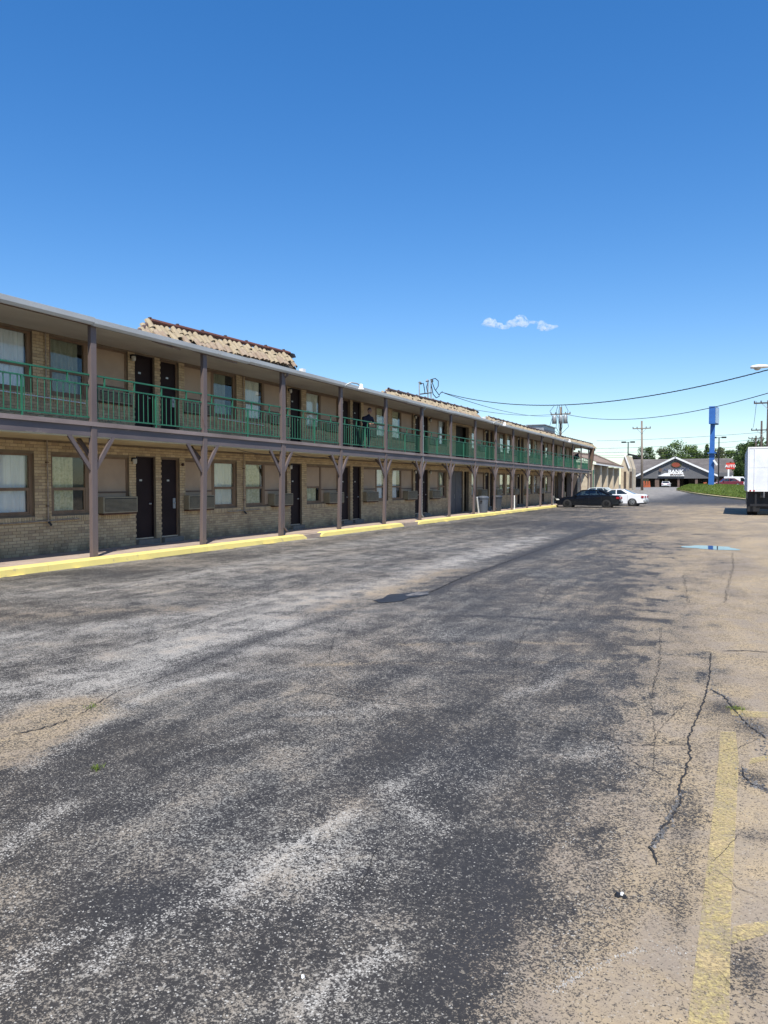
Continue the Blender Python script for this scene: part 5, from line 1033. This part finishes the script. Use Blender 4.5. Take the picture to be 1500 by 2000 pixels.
def car(loc, rz, paint, label, L=4.75, W=1.78, H=1.40, coupe=False, rim='galv', roofm=None, name='parked_car', dark_backlight=False, group=None, simple=False):
    """nose points to local +x; every outline is a side view"""
    t = thing(name, loc, label, 'car', group, rz); h = L / 2; wr = 0.325; xa, xb_ = h - 0.92, -h + 1.02; ar = 0.385; P = M[paint]
    def arch(cx): return [(cx + ar * math.cos(a), wr + ar * math.sin(a) * 1.0) for a in [math.pi * (1 - i / 10) for i in range(11)]][::1]
    top = [(-h + 0.03, 0.55), (-h + 0.02, 0.80), (-h + 0.08, 0.93), (-h + 0.25, 0.965), (-h + 0.75, 0.975), (0.1, 0.93), (h - 1.35, 0.885), (h - 0.7, 0.82), (h - 0.25, 0.72), (h - 0.06, 0.60), (h, 0.48), (h - 0.02, 0.30), (h - 0.12, 0.21)]
    bot = [(xa + ar, 0.21)] + [(xa + ar * math.cos(math.pi * i / 10), wr - 0.08 + ar * 1.03 * math.sin(math.pi * i / 10)) for i in range(1, 10)] + [(xa - ar, 0.20), (xb_ + ar, 0.20)] + [(xb_ + ar * math.cos(math.pi * i / 10), wr - 0.08 + ar * 1.03 * math.sin(math.pi * i / 10)) for i in range(1, 10)] + [(xb_ - ar, 0.24), (-h + 0.10, 0.28)]
    out = top + bot; mb = MB(); k = len(out); lay = [(-W / 2 + 0.06, 0.97), (-W / 2, 1.0), (-W / 2 + 0.0, 1.0)]
    sect = [(-1, 0.80), (-0.985, 0.93), (-0.93, 0.985), (-0.80, 1.0), (0.80, 1.0), (0.93, 0.985), (0.985, 0.93), (1, 0.80)]
    # body shell: outline repeated across the width; the shoulders roll in near the sides
    for yy, sc_ in sect:
        for i, (x, z) in enumerate(out):
            zz_ = z; xx = x
            if i < len(top):
                zz_ = 0.45 + (z - 0.45) * (1 - (1 - sc_) * 0.45) if z > 0.45 else z; xx = x * (1 - (1 - sc_) * 0.14 * (abs(x) / h) ** 6)
            taper = 1 - 0.06 * max(0, (abs(x) - h * 0.6) / (h * 0.4)) ** 2
            mb.v.append((xx, yy * W / 2 * taper, zz_))
    for s in range(len(sect) - 1):
        for i in range(k): j = (i + 1) % k; mb.f.append((s * k + i, s * k + j, (s + 1) * k + j, (s + 1) * k + i))
    mb.f += [tuple(range(k))[::-1], tuple(range((len(sect) - 1) * k, len(sect) * k))]
    body = mb.build('body', P, t, local=True)
    # dark wheel wells
    for cx in (xa, xb_): MB().lathe([(ar * 0.985, -W / 2 + 0.05), (ar * 0.985, W / 2 - 0.05)], (cx, 0, wr - 0.07), 20, 'y').build('wheel_well', M['black'], t, local=True)
    # cabin: glasshouse core, roof and pillars
    if coupe: A0, A1, B1, B0 = (1.05, 0.90), (0.30, H - 0.03), (-0.70, H - 0.01), (-1.55, 0.97)
    else: A0, A1, B1, B0 = (1.15, 0.90), (0.42, H - 0.04), (-0.85, H - 0.03), (-1.72, 0.97)
    wb_, wt_ = W / 2 - 0.07, W / 2 - 0.24; gl = MB(); gl.v = [(A0[0], -wb_, A0[1] - 0.02), (A1[0], -wt_, A1[1] - 0.03), (B1[0], -wt_, B1[1] - 0.03), (B0[0], -wb_, B0[1] - 0.02), (A0[0], wb_, A0[1] - 0.02), (A1[0], wt_, A1[1] - 0.03), (B1[0], wt_, B1[1] - 0.03), (B0[0], wb_, B0[1] - 0.02)]
    gl.f = [(0, 1, 2, 3), (7, 6, 5, 4), (0, 4, 5, 1), (3, 2, 6, 7)]; gl.build('glass', M['carglass'], t, local=True)
    rf_ = MB(); n = 8
    for i in range(n + 1):
        u = i / n; x = A1[0] + 0.05 + (B1[0] - 0.05 - A1[0] - 0.05) * u; hz = 0.045 * math.sin(math.pi * (0.12 + 0.76 * u)) + (A1[1] + (B1[1] - A1[1]) * u) - 0.035
        for yy, dz in ((-1, -0.055), (-0.93, -0.015), (-0.5, 0.012), (0, 0.02), (0.5, 0.012), (0.93, -0.015), (1, -0.055)): rf_.v.append((x, yy * (wt_ + 0.02), hz + dz))
    for i in range(n):
        for j in range(6): rf_.f.append((i * 7 + j, i * 7 + j + 1, i * 7 + 8 + j, i * 7 + 7 + j))
    ro_ = rf_.build('roof', M[roofm or paint], t, local=True, smooth=True); sm = ro_.modifiers.new('thick', 'SOLIDIFY'); sm.thickness = 0.02
    pl_ = MB()
    for s in (-1, 1):
        def pt(x, z): u = (z - 0.9) / (H - 0.9); return Vector((x, s * (wb_ + 0.012 + (wt_ - wb_) * u), z))
        pl_.bar(pt(A0[0] + 0.02, A0[1]), pt(A1[0] + 0.02, A1[1] - 0.02), 0.05, 0.06)
        if coupe: pl_.v, pl_.f = pl_.v, pl_.f; n_ = len(pl_.v); q_ = [pt(B0[0] - 0.1, 0.95), pt(B0[0] + 0.42, 0.95), pt(B1[0] + 0.22, H - 0.06), pt(B1[0] - 0.06, H - 0.05)]; pl_.v += [tuple(v_) for v_ in q_]; pl_.f.append((n_, n_ + 1, n_ + 2, n_ + 3))
        else: pl_.bar(pt(B0[0] + 0.05, B0[1]), pt(B1[0] - 0.02, B1[1] - 0.02), 0.05, 0.16); pl_.bar(pt(-0.95, 0.95), pt(-0.62, H - 0.05), 0.045, 0.05)
        pl_.bar(pt(-0.12, 0.93), pt(-0.10, H - 0.05), 0.05, 0.07); pl_.bar(pt(A0[0], 0.925), pt(B0[0], 0.96), 0.03, 0.05); pl_.bar(pt(A1[0], A1[1] - 0.02), pt(B1[0], B1[1] - 0.02), 0.05, 0.05)
    pl_.build('pillars', P, t, local=True)
    MB().box(-0.5, 0.9, -0.6, 0.6, 0.45, 0.92).build('seats', M['black'], t, local=True)
    for x in (xa, xb_):
        for s in (-1, 1): wheel(t, x, s * (W / 2 - 0.11), wr, 0.2, rim)
    for s in (-1, 1):
        tl = MB(); y0_, y1_ = sorted((s * (W / 2 - 0.50), s * (W / 2 - 0.075))); tl.box(-h - 0.012, -h + 0.10, y0_, y1_, 0.68, 0.84); y0_, y1_ = sorted((s * (W / 2 - 0.12), s * (W / 2 + 0.004))); tl.box(-h + 0.09, -h + 0.30, y0_, y1_, 0.68, 0.84); tl.build('tail_light', M['tail'], t, local=True, bevel=0.015)
        hl = MB(); y0_, y1_ = sorted((s * (W / 2 - 0.48), s * (W / 2 - 0.03))); hl.box(h - 0.30, h - 0.035, y0_, y1_, 0.56, 0.67); hl.build('headlight', M['headl'], t, local=True, bevel=0.02)
        mr_ = MB(); y0_, y1_ = sorted((s * (W / 2 - 0.02), s * (W / 2 + 0.15))); mr_.box(0.82, 0.93, y0_, y1_, 0.90, 1.02); mr_.build('mirror', P, t, local=True, bevel=0.02)
        dl = MB(); y = s * (W / 2 + 0.001); y0_, y1_ = sorted((y, y - s * 0.01))
        for xx in (0.95, -0.12, -1.05): dl.box(xx - 0.006, xx + 0.006, y0_, y1_, 0.32, 0.90)
        dl.build('door_seam', M['black'], t, local=True)
        for xx in (0.05, -0.95) if not coupe else (0.0,): y0_, y1_ = sorted((y, y + s * 0.03)); MB().box(xx, xx + 0.16, y0_, y1_, 0.77, 0.80).build('door_handle', P, t, local=True)
    MB().box(-h - 0.05, -h + 0.16, -W / 2 + 0.04, W / 2 - 0.04, 0.32, 0.52).build('bumper', M[paint] if paint != 'paint_white' else M['galv'], t, local=True, bevel=0.04); MB().box(h - 0.16, h + 0.03, -W / 2 + 0.10, W / 2 - 0.10, 0.26, 0.46).build('bumper', P, t, local=True, bevel=0.05)
    MB().box(-h - 0.056, -h - 0.02, -0.16, 0.16, 0.56, 0.64).build('number_plate', M['white'], t, local=True); MB().box(-h + 0.1, h - 0.1, -W / 2 + 0.12, W / 2 - 0.12, 0.17, 0.24).build('underbody', M['black'], t, local=True)
    return t
GRP = 'cars parked nose-in to the motel'
cb = onZ(1152, 990); car((-10.75, 62.5, 0.01), R(180 + 2), 'paint_black', 'black sedan with dark wheels parked nose-in at the end of the yellow kerb', L=4.95, H=1.42, rim='black', group=GRP)
car((-9.35, 67.8, 0.03), R(180 - 3), 'paint_white', 'white coupe with chrome bumper parked behind the black sedan', L=4.9, H=1.40, coupe=True, group=GRP)
car((-11.55, 70.9, 0.05), R(180 + 1), 'paint_silver', 'pale silver saloon mostly hidden behind the black sedan', L=4.8, H=1.52, group=GRP)
car((onY(1301, 946, YBk - 6).x, YBk - 6, 1.15), R(90), 'paint_white', 'white car under the bank canopy seen from behind', name='distant_car')
v = onY(1420, 946, 146); car((v.x, 146, 1.4), R(200), 'paint_red', 'dark red car parked beyond the grass bank below the red sign', L=5.0, H=1.5, name='parked_car')
v = onY(1442, 946, 148); vv = thing('white_van', (v.x, 148, 1.15), 'white van half hidden between the red car and the trailer', 'van')
MB().prism([(-2.4, 0.3), (2.0, 0.3), (2.2, 0.9), (1.3, 1.1), (0.8, 2.0), (-2.3, 2.05)], 'y', -0.95, 0.95).build('body', M['paint_white'], vv, local=True, bevel=0.06)
for x in (-1.5, 1.3):
    for s in (-1, 1): wheel(vv, x, s * 0.88, 0.36, 0.2)
MB().prism([(0.35, 1.15), (1.2, 1.15), (0.8, 1.8), (0.35, 1.8)], 'y', -0.96, -0.951).build('side_window', M['carglass'], vv, local=True)

# white box trailer at the right
YT = 50.0; nl = onY(1460, 946, YT); fl = onY(1454, 946, YT + 13); ang = math.atan2(fl.x - nl.x, 13)
tr = thing('box_trailer', (nl.x, YT, 0.0), 'dirty white box trailer parked at the right edge, panel seams and scuffs', 'trailer', None, -ang)
zT, zB_ = onY(1470, 873, YT).z, onY(1470, 960, YT).z; Wt = 2.55; Lt = 13
bx = MB().box(0, Wt, 0.0, Lt, zB_, zT).build('box_body', M['trailer'], tr, local=True)
for (a, b, c, d) in ((0, 0.07, zB_, zT), (Wt - 0.07, Wt, zB_, zT), (0.07, Wt - 0.07, zT - 0.09, zT), (0.07, Wt - 0.07, zB_, zB_ + 0.10)): MB().box(a, b, -0.035, -0.002, c, d).build('corner_post', M['white'], tr, local=True)
for i, (zA_, zC_) in enumerate([(zB_ + 0.11, zB_ + (zT - zB_) * 0.53), (zB_ + (zT - zB_) * 0.535, zT - 0.10)]):
    for j in range(2): MB().box(0.08 + j * 1.205, 0.08 + j * 1.205 + 1.19, -0.018, -0.002, zA_, zC_).build('door_panel', M['trailer'], tr, local=True)
for x in (0.35, 1.1, 1.45, 2.2): MB().tube([(x, -0.035, zB_ + 0.1), (x, -0.035, zT - 0.1)], 0.014, 6).build('lock_rod', M['trailer'], tr, local=True)
for x in (0.15, 0.35, 2.2, 2.4): MB().lathe([(0.05, 0), (0.045, -0.02), (0, -0.022)], (x, -0.036, zB_ + 0.05), 10, 'y').build('tail_light', M['tail'], tr, local=True)
for i in range(10): MB().box(-0.012, -0.001, 0.6 + i * 1.25, 0.63 + i * 1.25, zB_ + 0.05, zT - 0.05).build('rib', M['trailer'], tr, local=True)
ch = MB(); ch.box(0.7, 0.85, 0.1, Lt - 0.2, zB_ - 0.35, zB_ - 0.003); ch.box(Wt - 0.85, Wt - 0.7, 0.1, Lt - 0.2, zB_ - 0.35, zB_ - 0.003); ch.box(0.15, Wt - 0.15, 0.05, 0.15, 0.55, 0.68); ch.box(0.4, 0.5, 0.05, 0.15, 0.68, zB_ - 0.003); ch.box(Wt - 0.5, Wt - 0.4, 0.05, 0.15, 0.68, zB_ - 0.003); ch.build('chassis', M['black'], tr, local=True)
for y in (1.2, 2.5):
    for x in (0.15, 0.45, Wt - 0.45, Wt - 0.15): MB().lathe([(0.28, -0.13), (0.48, -0.13), (0.51, -0.09), (0.51, 0.09), (0.48, 0.13), (0.28, 0.13)], (x, y, 0.51), 20, 'x').build('wheel', M['rubber'], tr, local=True)
for s in (0.02, Wt - 0.68): MB().box(s, s + 0.66, 0.45, 0.47, 0.22, zB_ - 0.003).build('mud_flap', M['black'], tr, local=True)
MB().box(0.68, Wt - 0.68, 0.6, 0.63, 0.35, zB_ - 0.36).build('under_guard', M['black'], tr, local=True); MB().box(0.06, 0.09, 3.4, 9.5, 0.45, zB_ - 0.003).build('side_skirt', M['black'], tr, local=True)

# ============================================================ SMALL THINGS ON THE WALKWAY
def bin_(px, py0, py1, X, mat, label):
    a = onX(px, py1, X); t = thing('rubbish_bin', (X, a.y, ZF), label, 'rubbish bin', 'bins on the motel walkway')
    MB().lathe([(0.24, 0), (0.27, 0.02), (0.33, 0.80), (0.35, 0.82), (0.35, 0.86)], (0, 0, 0), 18).build('tub', M[mat], t, local=True, smooth=False)
    MB().lathe([(0.36, 0.862), (0.37, 0.90), (0.30, 0.97), (0.12, 1.0), (0.0, 1.0)], (0, 0, 0), 18).build('lid', M[mat], t, local=True)
    for s in (-1, 1): MB().bar((0.02, s * 0.34, 0.66), (0.02, s * 0.39, 0.72), 0.12, 0.03).build('handle', M['black'], t, local=True)
bin_(943, 978, 1001, -13.75, 'bin_grey', 'blue-grey rubbish bin on the walkway, left of the two'); bin_(970, 976, 997, -13.8, 'bin_dark', 'charcoal rubbish bin on the walkway, right of the two')
def stake(px, label, lean):
    a = onX(px, 996, -13.46); t = tag(MB().bar((-13.47, a.y + lean, ZF), (-13.47, a.y, ZF + 0.95), 0.06, 0.06).build('marker_stake', M['white']), label, 'stake', 'white stakes by the kerb')
stake(932, 'thin white stake leaning beside the blue-grey bin', 0.35); stake(1005, 'thin white stake standing alone beyond the bins', 0.0)
a = onX(1080, 985, -13.4); t = thing('bent_rail', (-13.4, a.y, ZF), 'small bent grey pipe frame by the nose of the black sedan', 'pipe frame'); MB().tube([(0, 0, 0), (0, 0.05, 0.75), (0.35, 1.4, 0.05)], 0.03, 6).build('pipe', M['galv'], t, local=True)

# people leaning on the upper railing
def skin_chain(nodes, edges, name, mat, parent, sub=2):
    me = bpy.data.meshes.new(name); me.from_pydata([n[0] for n in nodes], edges, []); me.materials.append(mat); o = bpy.data.objects.new(name, me); COL.objects.link(o); o.parent = parent
    o.modifiers.new('skin', 'SKIN'); sb = o.modifiers.new('sub', 'SUBSURF'); sb.levels = sub; sb.render_levels = sub
    for i, n in enumerate(nodes): me.skin_vertices[0].data[i].radius = (n[1], n[1]) if not isinstance(n[1], tuple) else n[1]
    me.skin_vertices[0].data[0].use_root = True
    o.modifiers['skin'].use_smooth_shade = True; return o
def person(loc, rz, label, top, scale=1.0):
    """standing, bent forward at the hips with forearms on the rail; faces local +x; feet at the origin"""
    t = thing('person', loc, label, 'person', None, rz); t.scale = (scale,) * 3
    hip = (-0.12, 0, 0.93)
    N = [(hip, 0.15), ((-0.04, 0, 1.10), (0.135, 0.16)), ((0.08, 0, 1.27), (0.14, 0.18)), ((0.17, 0, 1.38), (0.12, 0.17)), ((0.23, 0, 1.46), 0.065), ((0.27, 0, 1.53), 0.06),
         ((0.16, 0.19, 1.37), 0.075), ((0.20, 0.26, 1.14), 0.055), ((0.40, 0.16, 1.10), 0.042), ((0.16, -0.19, 1.37), 0.075), ((0.20, -0.26, 1.14), 0.055), ((0.40, -0.14, 1.10), 0.042),
         ((-0.10, 0.10, 0.86), 0.105), ((-0.02, 0.13, 0.48), 0.07), ((-0.12, 0.13, 0.10), 0.048), ((0.06, 0.15, 0.04), 0.042), ((-0.10, -0.10, 0.86), 0.105), ((-0.14, -0.13, 0.48), 0.07), ((-0.26, -0.13, 0.10), 0.048), ((-0.08, -0.15, 0.04), 0.042)]
    E_ = [(0, 1), (1, 2), (2, 3), (3, 4), (4, 5), (3, 6), (6, 7), (7, 8), (3, 9), (9, 10), (10, 11), (0, 12), (12, 13), (13, 14), (14, 15), (0, 16), (16, 17), (17, 18), (18, 19)]
    skin_chain(N, E_, 'body', M[top], t)
    hn = [((0.30, 0, 1.53), 0.055), ((0.335, 0, 1.60), 0.085), ((0.345, 0, 1.67), 0.095), ((0.33, 0, 1.735), 0.075)]
    skin_chain(hn, [(0, 1), (1, 2), (2, 3)], 'head', M['skin'], t)
    fc = MB(); fc.lathe([(0.0, -0.03), (0.016, -0.02), (0.013, 0.01), (0, 0.02)], (0.438, 0, 1.655), 8); fc.build('nose', M['skin'], t, local=True, smooth=True)
    for s in (-1, 1):
        MB().lathe([(0, -0.01), (0.011, 0), (0, 0.01)], (0.425, s * 0.034, 1.675), 8, 'x').build('eye', M['black'], t, local=True); MB().lathe([(0, -0.03), (0.022, -0.02), (0.026, 0.01), (0, 0.03)], (0.34, s * 0.094, 1.66), 8).build('ear', M['skin'], t, local=True)
        hw = [((0.42, s * 0.13 * 1.05, 1.10), 0.030), ((0.47, s * 0.10, 1.105), 0.036), ((0.50, s * 0.08, 1.10), 0.034)]; ed = [(0, 1), (1, 2)]
        hand = skin_chain(hw, ed, 'hand', M['skin'], t, 1)
        for k in range(4):
            yk = s * (0.055 + 0.018 * k); ln = (0.055, 0.065, 0.06, 0.045)[k]; skin_chain([((0.50, yk, 1.105), 0.010), ((0.50 + ln * 0.6, yk - s * 0.005, 1.095), 0.009), ((0.50 + ln * 0.85, yk - s * 0.005, 1.06), 0.008)], [(0, 1), (1, 2)], 'finger', M['skin'], hand, 1)
        skin_chain([((0.46, s * 0.07, 1.11), 0.012), ((0.50, s * 0.035, 1.12), 0.010), ((0.53, s * 0.03, 1.10), 0.009)], [(0, 1), (1, 2)], 'thumb', M['skin'], hand, 1)
    skin_chain([((0.29, 0, 1.60), 0.06), ((0.29, 0, 1.68), 0.10), ((0.32, 0, 1.745), 0.092), ((0.375, 0, 1.75), 0.06)], [(0, 1), (1, 2), (2, 3)], 'hair', M['hair'], t)
    MB().tube([(0.425, -0.025, 1.615), (0.43, 0, 1.612), (0.425, 0.025, 1.615)], 0.006, 5).build('mouth', M['rust'], t, local=True)
    return t
pp = onX(720, 820, -13.95)
person((-13.98, pp.y - 0.15, ZS), R(-38), 'person in dark clothes leaning on the upper railing beside two dark doors', 'navy', 0.95)
pp = onX(1125, 890, -13.95); person((-13.98, pp.y, ZS), R(-10), 'person in navy top far down the upper balcony', 'navy')

# ============================================================ CLOUDS
def cloud(puffs, D, name, label, dens):
    mbv = bmesh.new()
    for px, py, rx, rz_, in puffs:
        v = onY(px, py, D); s = D / 1350.0
        bmesh.ops.create_icosphere(mbv, subdivisions=3, radius=1.0, matrix=Matrix.Translation(v) @ Matrix.Diagonal((rx * s, (rx * 0.5 + rz_ * 0.5) * s, rz_ * s, 1)))
    me = bpy.data.meshes.new(name); mbv.to_mesh(me); mbv.free(); o = bpy.data.objects.new(name, me); COL.objects.link(o)
    rmd = o.modifiers.new('merge', 'REMESH'); rmd.mode = 'VOXEL'; rmd.voxel_size = D / 1350 * 1.0
    t = NT(name + '_volume'); n = t.noise(t.mapping(t.tc.outputs['Object'], (1, 1, 1.3)), 0.12 * 1350 / D, 6, 0.62, 0.6)
    pv = t.n.new('ShaderNodeVolumePrincipled'); pv.inputs['Color'].default_value = (1, 1, 1, 1); pv.inputs['Anisotropy'].default_value = 0.0
    t.lk(t.mr(n, 0.44, 0.66, 0.0, dens), pv.inputs['Density']); t.lk(pv.outputs[0], t.out.inputs['Volume']); me.materials.append(t.m)
    tag(o, label, 'cloud')

cloud([(957, 630, 13, 9), (948, 633, 8, 4), (970, 635, 12, 5), (985, 639, 12, 4), (1000, 632, 12, 7), (1016, 626, 13, 10), (1024, 631, 11, 8), (1040, 630, 10, 3), (1058, 634, 9, 8), (1066, 640, 16, 6), (1084, 638, 7, 3)], 1300, 'cloud', 'small broken white cloud alone in the blue sky', 0.12)
cloud([(1200, 877, 12, 9), (1188, 881, 9, 5), (1212, 880, 9, 6)], 1600, 'cloud', 'tiny low white cloud just above the brown roof', 0.05)
